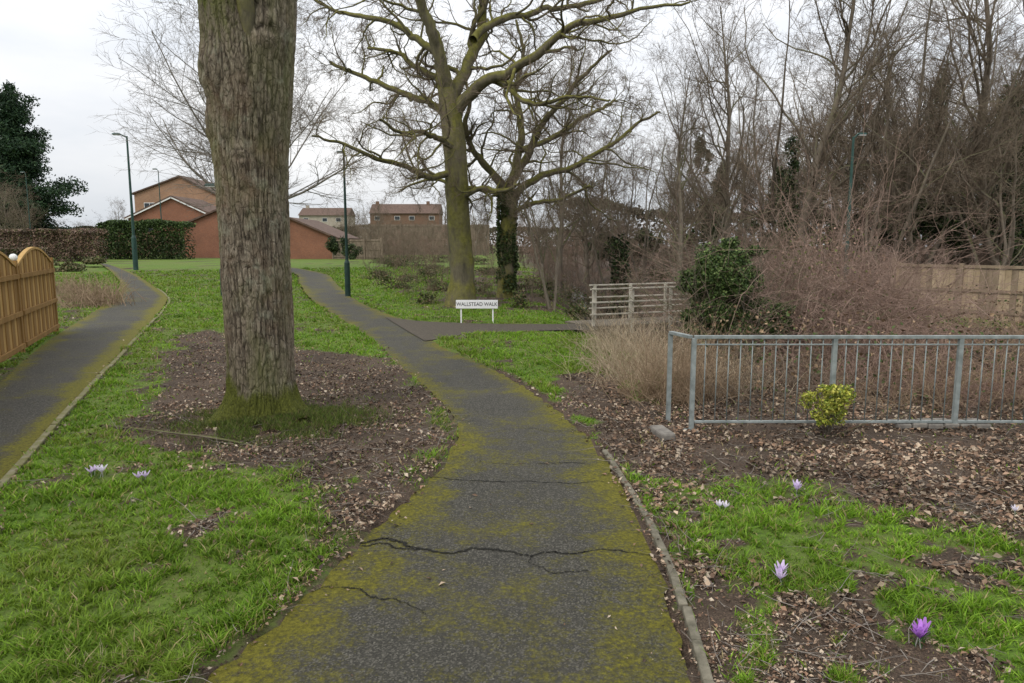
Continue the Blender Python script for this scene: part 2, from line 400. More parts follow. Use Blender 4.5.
edging('path_edging_kerb',[(722,740),(704,683),(688,625),(672,575),(655,538),(636,505),(618,475),(603,452),(585,432)],conc,up=.042,w=.045)
edging('path_edging_kerb',[(-90,596),(-20,512),(20,468),(76,404),(111,367),(141,335),(165,309),(169,299),(157,289)],mossconc,w=.06,up=.045)
# ---- cracks
crackM=simple('crack_dark',(.006,.006,.005),(.018,.017,.012),20)
def crack(px,w):
    P=np.array([gp(*p) for p in px]);P=densify(P);n=len(P)
    s=np.linspace(0,n-1,n*4);P=np.stack([np.interp(s,np.arange(n),P[:,i]) for i in (0,1)],1);n=len(P)
    P=P+(fbm2(P[:,0:1]*9+np.array([[0,7]]),P[:,1:2]*9,41)-.5)*.11+rng.normal(size=P.shape)*.004
    t=nrm(np.gradient(P,axis=0));q=np.stack([-t[:,1],t[:,0]],1)
    ww=w*np.sin(np.linspace(0,math.pi,n))**.4*rng.uniform(.2,1.6,n)*(.2+1.4*fbm2(P[:,0]*6,P[:,1]*6,42))
    A=P+q*ww[:,None];B=P-q*ww[:,None];V=np.zeros((2*n,3));V[0::2,:2]=A;V[1::2,:2]=B
    V[:,2]=hbase(V[:,0],V[:,1])+.006+.012*(fbm2(V[:,0]*1.5,V[:,1]*1.5,33)-.5)+.004
    i=np.arange(n-1)*2;return V,np.stack([i,i+1,i+3,i+2],1)
Vs=[];Fs=[];o=0
for px,w in [([(345,546),(385,545),(420,551),(450,553),(490,551),(530,556),(570,553),(605,551),(650,556)],.009),
          ([(425,552),(405,544),(380,541),(350,545)],.010),([(310,590),(345,590),(365,596),(395,603),(430,618)],.004),
          ([(420,478),(470,482),(520,482),(560,484),(610,482)],.006),([(480,463),(520,465),(560,463),(590,466)],.004),
          ([(540,556),(525,565),(555,572),(590,570)],.003),([(600,430),(560,432),(520,428)],.003)]:
    v,f=crack(px,w);Vs.append(v);Fs.append(f+o);o+=len(v)
obj('surface_cracks',mesh_np('surface_cracks',np.concatenate(Vs),np.concatenate(Fs),[crackM]),main_path)
# ================================================================== GRASS
def polar(n,r0,r1,a=.72):
    r=np.exp(rng.uniform(math.log(r0),math.log(r1),n));t=rng.uniform(-a,a,n);return r*np.sin(t),r*np.cos(t),r
def gz(x,y):
    fade=1-sst(18,26,y)
    return hz(x,y)+fade*(.05*(fbm2(x*1.1,y*1.1,21)-.35)+.03*(fbm2(x*7,y*7,22)-.4))+.008*fade
def blades(name,n,r0,r1):
    x,y,r=polar(n,r0,r1);sd=pathsdf(x,y);L=masks(x,y,sd)
    nf=fbm2(x*6,y*6,9)-.5;tf=fbm2(x*15,y*15,19,2)
    keep=(rng.uniform(0,1,n)>sst(.15,.75,L+nf*.7)*.965)&(sd>.0+.10*n2(x*4,y*4,5)-.04)
    keep&=rng.uniform(0,1,n)<.22+.9*sst(.35,.6,tf)
    keep&=segdist(x,y,STREAM)>1.0
    keep&=np.hypot(x-trunk0[0],y-trunk0[1])>.4
    x,y,r,L,tf=x[keep],y[keep],r[keep],L[keep],tf[keep];n=len(x);z=gz(x,y)
    cl=fbm2(x*2.5,y*2.5,51);h=(.016+.032*sst(.35,.75,cl)+.020*sst(.4,.7,tf))*rng.uniform(.5,1.35,n)*(1-.35*L)*(1+r*.02)
    w=.0019*(1+r*.3)*rng.uniform(.7,1.3,n)
    a=rng.uniform(0,2*math.pi,n);s=np.stack([np.cos(a),np.sin(a),0*a],1)
    b=rng.uniform(0,2*math.pi,n);ln=(rng.uniform(.3,1.6,n)*h)[:,None]*np.stack([np.cos(b),np.sin(b),0*b],1)
    P=np.stack([x,y,z-.004],1);up=np.array([0,0,1.])
    V=np.stack([P-s*w[:,None],P+s*w[:,None],P+s*w[:,None]*.7+ln*.35+up*h[:,None]*.6,P-s*w[:,None]*.7+ln*.35+up*h[:,None]*.6,P+ln+up*h[:,None]],1)
    c=palette(n,[(.13,.24,.016),(.165,.29,.02),(.10,.20,.015),(.20,.325,.03)],.24)
    c*=(.55+.95*fbm2(x*1.3,y*1.3,61))[:,None]
    ol=sst(.48,.72,fbm2(x*.8+3,y*.8,63))[:,None]*.45;c=c*(1-ol)+np.array([.19,.225,.035])*ol
    yel=(rng.uniform(0,1,n)<.09+.35*L);c[yel]=palette(yel.sum(),[(.34,.28,.14),(.27,.24,.08)],.25)
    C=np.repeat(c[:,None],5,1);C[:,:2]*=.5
    i=np.arange(n)*5
    Fc=np.concatenate([np.stack([i,i+1,i+2],1),np.stack([i,i+2,i+3],1),np.stack([i+3,i+2,i+4],1)])
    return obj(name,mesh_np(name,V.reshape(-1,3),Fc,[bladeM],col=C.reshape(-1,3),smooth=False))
blades('grass',720000,2.0,40)
def tuft(n,cx,cy,rx,ry,h,cols,name,zoff=0,parent=None):
    q=rng.normal(size=(n,2))*.5;x=cx+q[:,0]*rx;y=cy+q[:,1]*ry;k=fbm2(x*5,y*5,91)>.42;q,x,y=q[k],x[k],y[k];n=len(x);z=gz(x,y)+zoff*np.exp(-(q**2).sum(1)*1.5)
    a=rng.uniform(0,6.28,n);s=np.stack([np.cos(a),np.sin(a),0*a],1)*.004;b=rng.uniform(0,6.28,n);hh=h*rng.uniform(.4,1.3,n)
    ln=np.stack([np.cos(b),np.sin(b),0*b],1)*(hh*rng.uniform(.2,1.2,n))[:,None];P=np.stack([x,y,z],1)
    V=np.stack([P-s,P+s,P+ln+np.array([0,0,1])*hh[:,None]],1).reshape(-1,3);i=np.arange(n)*3
    return obj(name,mesh_np(name,V,np.stack([i,i+1,i+2],1),[bladeM],col=np.repeat(palette(n,cols,.25),3,0),smooth=False),parent)
# ================================================================== LEAF LITTER
def litter(name,n,r0,r1,s0,s1,pw,cols,zr=.03,xmin=-99,base=.15):
    x,y,r=polar(n,r0,r1);k=x>xmin;x,y,r=x[k],y[k],r[k];n=len(x);sd=pathsdf(x,y);L=masks(x,y,sd)
    pth=sd<0;cl=fbm2(x*3,y*3,78)
    keep=(rng.uniform(0,1,n)<np.where(pth,.0006+.12*np.exp(sd/.05)*(x<2.5)*(L>.3),L**pw*(base+1.1*sst(.3,.6,cl))+.004))
    keep&=segdist(x,y,STREAM)>1.0
    x,y,r,pth,cl=x[keep],y[keep],r[keep],pth[keep],cl[keep];n=len(x)
    z=np.where(pth,hbase(x,y)+.014,gz(x,y)+rng.uniform(.0,zr,n))
    Nn=nrm(np.stack([rng.normal(size=n)*.5,rng.normal(size=n)*.5,np.ones(n)],1))
    c=palette(n,cols,.3);tone=fbm2(x*1.2,y*1.2,77)[:,None];c=c*(.25+1.2*tone)
    sz=rng.uniform(s0,s1,n)*(1+.03*r)
    return leafmesh(name,np.stack([x,y,z],1),sz,c,litM,Nn=Nn,asp=rng.uniform(.35,.85,(n,1)),fold=.35)
BR=[(.16,.107,.073),(.27,.19,.13),(.36,.275,.195),(.085,.056,.038),(.20,.12,.077),(.40,.33,.25),(.05,.036,.027),(.11,.07,.048)]
litter('fallen_leaves',240000,2.0,22,.007,.024,1.4,BR,.018)
litter('fallen_leaves',75000,3.4,22,.02,.042,1.6,BR,.03)
litter('fallen_leaves',30000,4.2,16,.03,.052,1.8,[(.22,.14,.09),(.30,.20,.135),(.15,.095,.062),(.36,.28,.2)],.035,xmin=.9,base=.0)
n=7000;x,y,r=polar(n,2.3,16);sd=pathsdf(x,y);k=(masks(x,y,sd)>.45)&(sd>.02);x,y=x[k],y[k];n=len(x)
a=rng.uniform(0,6.28,n);D=np.stack([np.cos(a),np.sin(a),rng.normal(size=n)*.12],1)
P,R=walk(np.stack([x,y,gz(x,y)+.02],1),D,rng.uniform(.04,.35,n),rng.uniform(.001,.003,n),5,.15,0)
obj('fallen_twigs',tubes_mesh('fallen_twigs',[(P,R,4,0)],[palM]))
# ================================================================== FOREGROUND TREE
T0=np.array([trunk0[0],trunk0[1],0.]);TD=trunk0[1]
def tree_front():
    par=empty('lime_tree',(T0[0],T0[1],0))
    prof=[(470,262,36),(405,262,34),(380,262,33),(340,261,33),(300,259,33.5),(250,256,34),(200,252.5,35.5),(150,250,38),(100,251,42),(60,250,45),(25,249,48),(0,249,49),(-40,249,46),(-80,249,36)]
    pz=[];pc=[];pr=[]
    for py,px,r in prof:
        q=pt(px,py,TD);dc=TD*math.cos(PITCH)-(q[2]-H)*math.sin(PITCH);pz.append(q[2]);pc.append(q[0]-T0[0]);pr.append(r*dc/F*.955)
    pz,pc,pr=np.array(pz),np.array(pc),np.array(pr)
    zz=np.linspace(-.15,5.0,760);cx=np.interp(zz,pz,pc);rr=np.interp(zz,pz,pr)
    k=np.ones(41)/41;cx=np.convolve(np.pad(cx,20,'edge'),k,'valid');rr=np.convolve(np.pad(rr,20,'edge'),k,'valid')
    na=460;th=np.arange(na)*2*math.pi/na;TH,Z=np.meshgrid(th,zz);c,s=np.cos(TH),np.sin(TH)
    fl=np.exp(-np.maximum(Z,0)/.15);lob=n3(c*2.6+4,s*2.6+4,.5,2)
    base=rr[:,None]*(1+.08*(n3(c*1.5+9,s*1.5,Z*.8,4)-.5)*2)+fl*(.0+.5*lob**2+.08*np.maximum(c,0))
    sw=.5*n3(c*3,s*3,Z*3.0,8)
    r1=np.abs(n3(c*13+sw*2,s*13,Z*4.2,11)-.5)*2;r2=np.abs(n3(c*30,s*30+sw*2,Z*12.0,12)-.5)*2
    pl=n3(c*9,s*9,Z*7,15)
    dis=-.012*np.exp(-(r1/.2)**2)-.006*np.exp(-(r2/.25)**2)+.012*pl+.006*n3(c*25,s*25,Z*25,13)
    for (tz,ta,am,sg) in [(1.62,-1.9,.03,.09),(2.55,-1.45,.035,.1),(3.35,-2.5,.09,.18),(3.7,-.8,.06,.15),(2.0,-.7,.02,.08),(2.9,-2.9,.06,.14)]:
        dd=np.sqrt(((np.angle(np.exp(1j*(TH-ta))))*.38)**2+(Z-tz)**2);dis=dis+am*np.exp(-(dd/sg)**2)-am*.9*np.exp(-(dd/(sg*.4))**2)
    R=base+dis
    cr=sst(3.4,4.2,Z)*np.exp(-((np.angle(np.exp(1j*(TH+1.25))))/.2)**2)*.22+sst(3.9,4.9,Z)*np.exp(-((np.angle(np.exp(1j*(TH-1.7))))/.3)**2)*.2
    R=R-cr
    V=np.stack([cx[:,None]+R*c,R*s,Z],-1).reshape(-1,3)
    ii=np.arange(V.shape[0]).reshape(len(zz),na);A=ii[:-1];B=np.roll(A,-1,1);D=ii[1:];C=np.roll(D,-1,1)
    m,nt,b=newmat('lime_bark');v=coords(nt,(1,1,.35));f=noise(nt,16,10,v,.72);g2=noise(nt,60,6,coords(nt,(1,1,.6)),.75)
    vo=nt.nodes.new('ShaderNodeTexVoronoi');vo.feature='DISTANCE_TO_EDGE';vo.inputs['Scale'].default_value=24
    wv=nt.nodes.new('ShaderNodeMix');wv.data_type='RGBA';wv.inputs[0].default_value=.09
    nn=nt.nodes.new('ShaderNodeTexNoise');nn.inputs['Scale'].default_value=9;nn.inputs['Detail'].default_value=5;nt.links.new(v,nn.inputs['Vector'])
    nt.links.new(v,wv.inputs[6]);nt.links.new(nn.outputs['Color'],wv.inputs[7]);nt.links.new(wv.outputs[2],vo.inputs['Vector'])
    ck=ramp(nt,vo.outputs['Distance'],[(.0,.75),(.10,0.)])
    cv=attr(nt,'cav').outputs['Fac'];bc=ramp(nt,f,[(.28,(.11,.088,.064)),(.5,(.225,.185,.135)),(.72,(.39,.335,.255))])
    bc=mix(nt,ck,bc,(.065,.05,.036));bc=mix(nt,cv,bc,(.05,.038,.028));big=noise(nt,2.2,5,coords(nt))
    bc=mix(nt,ramp(nt,big,[(.5,0.),(.72,.6)]),bc,(.18,.11,.068))
    lich=noise(nt,5,7,coords(nt),.7);bc=mix(nt,ramp(nt,lich,[(.54,0.),(.66,.5)]),bc,(.34,.34,.25))
    gl=noise(nt,1.3,7,coords(nt,(1.6,1.6,.6)),.65);bc=mix(nt,ramp(nt,gl,[(.46,0.),(.66,.62)]),bc,(.15,.16,.055))
    ms=attr(nt,'moss').outputs['Fac'];mk=ramp(nt,mth(nt,'ADD',ms,mth(nt,'MULTIPLY',mth(nt,'SUBTRACT',f,.5),1.3)),[(.35,0.),(.68,1.)])
    mc=ramp(nt,g2,[(.3,(.035,.04,.010)),(.6,(.11,.12,.02)),(.8,(.19,.195,.035))])
    nt.links.new(mix(nt,mk,bc,mc),b.inputs['Base Color']);bump(nt,b,mth(nt,'ADD',mth(nt,'SUBTRACT',f,mth(nt,'MULTIPLY',ck,.25)),mth(nt,'MULTIPLY',g2,.5)),1.,.035)
    cav=np.clip(np.exp(-(r1/.16)**2)*.7+np.exp(-(r2/.16)**2)*.3,0,1)
    moss=np.clip(sst(.45,.02,Z-.2*lob)+.6*sst(2.6,4.3,Z)*sst(.2,.9,-s*.4-c*.8+.4)+.46*sst(.25,.9,-c)*sst(2.8,.6,Z),0,1)
    obj('trunk',mesh_np('trunk',V,np.stack([A,B,C,D],-1).reshape(-1,4),[m],attrs={'cav':cav.ravel(),'moss':moss.ravel()}),par)
    g=[];tx=float(np.interp(4.5,pz,pc))
    limbs=[[(tx-.1,0,4.4),(tx-.4,0,5.4),(tx-1.0,.3,6.8),(tx-1.5,.2,8.5),(tx-1.7,.4,10.5)],
           [(tx+.17,0,4.4),(tx+.4,.1,5.4),(tx+.9,.4,7),(tx+1.2,.3,9),(tx+1.0,.5,11)],
           [(tx+.0,.1,4.4),(tx+.05,.5,5.6),(tx-.1,1.0,7.3),(tx,1.3,9.5),(tx,1.3,12)],
           [(tx+.06,-.30,3.62),(tx+.08,-.42,4.1),(tx+.1,-.5,4.8),(tx+.5,-.8,6.5),(tx+.9,-1.2,8)]]
    rad=[[.27,.21,.16,.11,.05],[.27,.21,.16,.1,.05],[.26,.22,.16,.1,.04],[.08,.075,.07,.04,.02]]
    ch=[smoothchain(a,b_) for a,b_ in zip(limbs,rad)];P=np.concatenate([c_[0] for c_ in ch]);R=np.concatenate([c_[1] for c_ in ch])
    g.append((P,R,16,0));a=spawn(P,R,9,.45,.4,.5,55,9,.12,.05);g.append((*a,6,0))
    a2=spawn(*a,6,.2,.5,.5,45,6,.15,.06);g.append((*a2,4,0));a3=spawn(*a2,4,.2,.5,.6,45,5,.2,.04);g.append((*a3,3,0))
    obj('crown_limbs',tubes_mesh('crown_limbs',g,[oakM]),par)
    P,R=smoothchain([(-1.3,-.5,.05),(-.7,-.75,.06),(-.1,-.95,.05),(.35,-1.15,.03)],[.004,.009,.011,.006])
    obj('root_stick',tubes_mesh('root_stick',[(P,R,6,0)],[greyM]),par)
tree_front()
G2=[(.07,.10,.02),(.10,.15,.025),(.045,.065,.015),(.13,.17,.03),(.15,.12,.06)]
tuft(26000,T0[0]+.24,T0[1]-.22,.85,.7,.045,G2,'moss_clump',.07)
# ================================================================== TRACED TREES
def traced(name,limbs,d0,mat,twmat,n1=14,lv=(9,6,5),l1=.42,wig=.2,minr=.004,rs=1.0):
    par=empty(name,(0,0,0));g=[];Ps=[];Rs=[]
    for li,L in enumerate(limbs):
        pts=[];rr=[]
        for q in L:
            px,py,r=q[:3];dd=d0+(q[3] if len(q)>3 else 0);pts.append(pt(px,py,dd));rr.append(S(r,dd)*(rs if li else 1))
        P,R=smoothchain(pts,rr,30)
        ln=np.linalg.norm(np.diff(P[0],axis=0),axis=1).sum()
        k=len(P[0]);wob=np.cumsum(rng.normal(size=(k,3)),0);wob-=np.linspace(0,1,k)[:,None]*wob[-1];wob*=ln*.0045
        if li: P[0]+=wob
        Ps.append(P);Rs.append(R);g.append((P,R*(1+.12*(n2(np.arange(k)*.9,li,5)-.5)),16 if rr[0]>.15 else 8,0))
    P=np.concatenate(Ps[1:]);R=np.concatenate(Rs[1:])
    a=spawn(P,R,n1,.12,l1,.5,60,12,wig,.03,minr*2,endr=.25);g.append((*a,6,0))
    b=spawn(*a,lv[0],.15,.5,.55,50,8,wig,.02,minr*1.1);g.append((*b,4,1))
    c=spawn(*b,lv[1],.15,.55,.65,48,6,wig,.02,minr);g.append((*c,3,1))
    d=spawn(*c,lv[2],.15,.6,.8,45,4,wig,.02,minr*.8);g.append((*d,3,1))
    obj('branches',tubes_mesh(name+'_wood',g,[mat,twmat]),par);return par,Ps
D2=float(gp(461,306)[1])
oak=[[(461,312,21),(461,302,15.5),(462,285,13),(462,265,12.2),(459,230,11.5),(457,190,11.5),(455,150,11),(450,110,10.5),(447,85,9)],
 [(448,95,9),(440,55,7.5,-.3),(426,22,6.5,-.6),(416,-10,5.5,-.8),(402,-60,4,-1),(395,-140,2,-1)],
 [(450,105,8),(460,72,7,.2),(474,35,6,.6),(480,-5,5,.9),(492,-60,4,1),(500,-150,2,1)],
 [(454,118,8),(478,88,6.5,-.4),(505,78,5.5,-.9),(532,56,4.8,-1.4),(562,30,4,-1.8),(600,20,3.2,-2),(640,8,2.2,-2.3),(690,2,1.2,-2.6)],
 [(472,40,5),(500,22,4,.5),(540,14,3.2,1.2),(580,5,2.6,1.8),(640,-15,1.6,2.4)],
 [(456,172,5),(432,178,3.6,-.5),(404,168,3,-1),(372,158,2.4,-1.6),(340,142,1.8,-2),(312,136,1.1,-2.4)],
 [(452,120,5),(425,98,4,.4),(395,88,3.2,1.),(362,74,2.5,1.6),(330,62,1.6,2)],
 [(440,58,5),(412,40,3.8,.4),(380,22,3,.9),(345,14,2.2,1.5),(305,-5,1.4,2)],
 [(458,200,4),(478,190,3,-.5),(500,192,2.4,-1),(520,184,1.6,-1.5)],
 [(459,150,4.5),(440,135,3.4,-1),(425,130,2.6,-2.2),(400,132,2,-3.2),(380,120,1.3,-4)],
 [(505,78,4),(520,98,3,-1.2),(545,104,2.4,-1.8),(575,96,1.8,-2.4),(610,100,1,-2.8)],
 [(447,85,5),(425,70,3.5,1.),(398,55,2.6,1.8),(368,48,1.6,2.6)]]
traced('oak_tree',oak,D2,oakM,twigM,n1=16,lv=(8,6,4),wig=.26,rs=.85)
D3=float(gp(506,302)[1])+1.5
oak2=[[(506,310,12),(506,290,9),(507,250,8),(509,215,8),(508,190,7.5)],
 [(508,192,7),(492,172,5,-.4),(476,152,4,-.8),(466,128,3.2,-1),(470,100,2.4,-1),(460,70,1.4,-1)],
 [(508,190,7),(518,160,5.5,.3),(520,125,4.5,.5),(514,90,3.4,.8),(520,55,2.4,1),(516,20,1.4,1)],
 [(509,186,6.5),(530,158,5,-.3),(545,125,4,-.8),(566,98,3.2,-1.4),(590,72,2.4,-1.8),(612,50,1.4,-2)],
 [(510,196,5.5),(536,178,4.4,.6),(566,168,3.6,1),(596,150,2.8,1.5),(628,128,2,2),(660,112,1.2,2)],
 [(508,200,4.5),(486,192,3.4,.5),(462,188,2.8,.9),(432,180,2,1.3),(400,190,1.1,1.6)],
 [(520,150,4.5),(548,140,3.4,1),(580,122,2.6,1.6),(615,100,1.6,2.4)],
 [(510,214,4),(535,204,3,-.6),(562,200,2.3,-1),(590,186,1.5,-1.5)]]
p2,_=traced('oak_tree',oak2,D3,oakM,twigM,n1=15,lv=(8,6,4),wig=.28,rs=.75)
n=6500;zz=rng.uniform(.1,3.3,n);th=rng.uniform(0,6.28,n);c0=pt(507,250,D3);rr=.24+.16*rng.uniform(0,1,n)*n2(zz*3,th*1.2,3)
pb=np.stack([c0[0]+rr*np.cos(th),D3+rr*np.sin(th),float(hbase(c0[0],D3))+zz],1);pb=pb[n2(zz*2.2,th*1.5,17)>.3]
leafmesh('ivy_on_trunk',pb,rng.uniform(.05,.10,len(pb)),palette(len(pb),[(.04,.06,.02),(.06,.09,.025),(.03,.045,.015)],.3),leafM,p2,asp=.8)
# ================================================================== PROTOTYPE BARE TREES
def proto(name,h,spread=.35,n1=26,multi=1,wig=.12,mats=None,lv=(9,6,4),r0=None,up=.12,minr=.006,ang=48):
    g=[];st=[]
    r0=r0 or h*.014
    for i in range(multi):
        a=rng.uniform(0,6.28);l=.05 if multi==1 else .32
        P,R=walk(np.array([[0.1*math.cos(a)*(multi>1),0.1*math.sin(a)*(multi>1),-.2]]),np.array([[l*math.cos(a),l*math.sin(a),1.]]),np.array([h*rng.uniform(.75,1)]),np.array([r0*(1 if multi==1 else .6)]),16,wig*.5,.06,.12)
        st.append((P,R));g.append((P,R,8,0))
    P=np.concatenate([s[0] for s in st]);R=np.concatenate([s[1] for s in st])
    a=spawn(P,R,n1//multi,.2,spread,.5,ang,10,wig,up,minr*1.5);g.append((*a,5,0))
    b=spawn(*a,lv[0],.15,.45,.6,45,7,wig,up*.6,minr);g.append((*b,3,1))
    c=spawn(*b,lv[1],.15,.55,.7,42,5,wig,up*.4,minr*.8);g.append((*c,3,1))
    if lv[2]:
        d=spawn(*c,lv[2],.2,.6,.8,42,4,wig,up*.3,minr*.7);g.append((*d,3,1))
    return tubes_mesh(name,g,mats or [greyM,twigM])
TP=[proto('bare_tree_mesh_a',13,.42,28,wig=.16),proto('bare_tree_mesh_b',11,.5,26,wig=.2,up=.06),proto('bare_tree_mesh_c',12,.34,30,multi=3,wig=.15),proto('bare_tree_mesh_d',9,.45,24,multi=4,wig=.2,up=.06)]
SP=[proto('scrub_mesh_a',3.0,.5,24,multi=8,wig=.2,mats=[twigM,twigR],lv=(7,5,0),r0=.03,up=.03,minr=.005),
    proto('scrub_mesh_b',3.6,.45,24,multi=8,wig=.24,mats=[twigM,twigM],lv=(7,5,0),r0=.03,up=.03,minr=.005)]
def inst(me,name,x,y,s=1,sz=None,parent=None,z=None):
    o=bpy.data.objects.new(name,me);link(o,parent);o.location=(x,y,float(hz(x,y))-.05 if z is None else z)
    o.rotation_euler=(0,0,rng.uniform(0,6.28));o.scale=(s,s,sz or s);return o
def ix(px,d): return (px-512)/F*d
fine=proto('fine_bare_tree_mesh',13,.6,52,wig=.11,up=.05,lv=(11,7,4),minr=.0078,ang=62,mats=[palM,palM])
inst(fine,'bare_tree',ix(262,34),34,1.02,.98)
inst(TP[1],'bare_tree',ix(20,70),70,.8);inst(TP[3],'bare_tree',ix(-12,62),62,1.0);inst(TP[1],'bare_tree',ix(8,60),60,.7)
for px,d,k,s in [(553,19.5,2,.5),(560,27,0,.72),(616,25,2,.66),(642,28,3,.8),(680,22,0,.62),(590,33,1,.8),(726,24,0,.8),(668,34,1,.75),(700,29,2,.75)]:
    inst(TP[k],'bare_tree',ix(px,d),d,s*.85,s)
for px,d,k,s in [(790,30,0,1.25),(850,33,1,1.5),(905,30,2,1.2),(960,32,0,1.4),(1010,28,1,1.25),(820,40,3,1.6),(880,28,3,1.2),(745,36,2,1.0),(990,27,3,1.1),(935,36,1,1.5),(770,33,2,1.1)]:
    inst(TP[k],'bare_tree',ix(px,d),d,s)
W=empty('woodland')
for i in range(42):
    d=rng.uniform(36,62);px=rng.uniform(570,1220)
    hh=1.15 if px>740 else .62
    inst(TP[rng.integers(0,4)],'woodland_tree',ix(px,d),d,hh*rng.uniform(.8,1.15)*(d/42)**.5,parent=W)
for i in range(18):
    d=rng.uniform(75,110);px=rng.uniform(300,620);inst(TP[rng.integers(0,4)],'woodland_tree',ix(px,d),d,rng.uniform(.5,.75),parent=W)
for i in range(8):
    d=rng.uniform(85,110);px=rng.uniform(-80,230);inst(TP[rng.integers(0,4)],'woodland_tree',ix(px,d),d,rng.uniform(.4,.6),parent=W)
Sx=empty('undergrowth_scrub')
for i in range(110):
    d=rng.uniform(20,44);px=rng.uniform(540,1180)
    if px<690 and d<27: d+=7
    if px>870 and d<29: d+=9
    x=ix(px,d)
    if segdist(np.array(x),np.array(d),STREAM)<.8: continue
    inst(SP[rng.integers(0,2)],'scrub',x,d,rng.uniform(.7,1.15)*(1 if px>700 else .75)*(d/30)**.5,parent=Sx)
for i in range(44):
    d=rng.uniform(44,68);px=rng.uniform(375,640);inst(SP[rng.integers(0,2)],'scrub',ix(px,d),d,rng.uniform(.6,1.1),parent=Sx)
for px,d,s in [(425,24,.42),(400,27,.4),(412,30,.5),(440,28,.5),(380,30,.4),(372,34,.5),(430,33,.6),(395,37,.6),(480,25,.5),(530,23,.55),(575,21,.45),(545,25,.6),(600,22,.55),(495,28,.6),(625,24,.7),(650,19,.5),(660,21,.7),(590,18.5,.35),(410,22,.3),(435,21,.3),(490,21,.35),(560,22,.4),(535,19.5,.3),(575,26,.7),(610,27,.7),(415,36,.5),(448,30,.45),(640,17.5,.35),(680,18,.6),(700,17,.6),(385,40,.6),(405,44,.7),(425,40,.6)]:
    inst(SP[rng.integers(0,2)],'scrub',ix(px,d),d,s,parent=Sx)
def cloud(name,blobs,n,size,cols,parent=None,surf=.5,asp=.7,amp=.35):
    v=np.array([b[1][0]*b[1][1]*b[1][2] for b in blobs])**.67;v=v/v.sum();P=[];C=[]
    for i,(c,r) in enumerate(blobs):
        k=int(n*v[i]);p=blob(k,c,r,surf,i,amp);sh=.5+.9*n3(p[:,0]*3/max(r),p[:,1]*3/max(r),p[:,2]*3/max(r),i)
        P.append(p);C.append(palette(k,cols,.25)*sh[:,None])
    P=np.concatenate(P);return leafmesh(name,P,rng.uniform(.6,1.3,len(P))*size,np.concatenate(C),leafM,parent,asp=asp)
DG=[(.025,.042,.015),(.04,.065,.02),(.065,.09,.028),(.016,.028,.011)]
def clumps(c,r,n,k=.45):
    out=[]
    for i in range(n):
        d=nrm(rng.normal(size=3))*rng.uniform(.2,1)**.5;q=np.array(c)+d*np.array(r)*.8
        s=rng.uniform(.5,1.2)*k;out.append((q,tuple(np.array(r)*s)))
    return out
bl=[]
for px,py,d,w,h in [(1000,150,34,30,70),(1015,110,36,20,40),(990,215,31,40,40),(925,225,31,28,30),(880,230,31,24,24),(780,215,34,20,45),(700,225,32,22,26),(650,240,30,16,18),(720,185,38,16,40),(975,180,38,20,50),(1060,180,31,40,80),(905,200,36,18,40),(940,130,40,12,60),(820,235,30,24,20),(630,250,34,20,12),(700,160,40,12,22),(1010,230,30,40,25),(600,245,40,20,14),(760,240,36,20,20),(960,235,29,30,20)]:
    c=pt(px,py,d);bl+=clumps(c,(S(w,d),S(w,d),S(h,d)),7,.42)
cloud('holly_and_ivy_thicket',bl,76000,.14,DG,surf=.6,amp=.5)
bl=[]
for px,d,h in [(784,30,6),(850,33,7),(905,30,4),(1010,28,6),(616,25,2.6),(960,32,6)]:
    x=ix(px,d)
    for q in np.linspace(.3,h,9): 
        if rng.uniform()<.8: bl.append(((x+rng.normal()*.12,d,float(hz(x,d))+q),(rng.uniform(.2,.5),.4,rng.uniform(.35,.6))))
cloud('ivy_on_trunks',bl,18000,.11,DG,surf=.5,amp=.5)
bl=[]
for px,d,w in [(395,26,.9),(415,29,1.1),(438,25,.7),(372,31,1.),(480,24,.7),(500,23,.8),(530,24,.9),(560,23,.9),(590,24,1.),(430,34,1.4),(400,40,1.6),(545,30,1.4),(600,30,1.4),(640,24,1.0),(615,28,1.2),(575,20,.6),(425,20.5,.4),(520,19.5,.4),(660,18,.7),(625,19,.6),(560,34,1.5),(500,34,1.6),(650,30,1.4),(385,46,1.8),(425,48,2.2),(470,44,2.)]:
    x=ix(px,d);bl+=clumps((x,d,float(hz(x,d))+.15),(w,w*.8,.38),6,.5)
cloud('bramble_ground_cover',bl,42000,.07,[(.07,.09,.028),(.10,.13,.035),(.14,.105,.06),(.04,.055,.017),(.17,.14,.07)],surf=.6,amp=.5)
# ================================================================== STREAM-SIDE PLANTS
DI=12.0
c=pt(724,290,DI);ivb=empty('ivy_bush',(0,0,0))
bl=clumps(c+np.array([0,0,.0]),(.82,.6,.8),40,.28)+clumps(c+np.array([.45,0,-.45]),(.8,.5,.4),18,.33)+clumps(c+np.array([.15,0,.55]),(.65,.4,.35),14,.27)+clumps(c+np.array([-.3,0,-.45]),(.5,.5,.4),10,.35)
cloud('ivy_leaves',bl,62000,.044,[(.055,.095,.027),(.085,.135,.037),(.03,.052,.016),(.13,.175,.055)],ivb,surf=.6,asp=.85,amp=.45)
P,R=walk(np.tile(c-np.array([0,0,1.2]),(110,1)),rng.normal(size=(110,3))*.65+np.array([0,0,1.]),rng.uniform(1.2,2.9,110),np.full(110,.011),12,.17,.02)
a=spawn(P,R,6,.3,.35,.6,45,6,.2,.02,.004)
obj('stems',tubes_mesh('stems',[(P,R,5,0),(*a,3,0)],[greyM]),ivb)
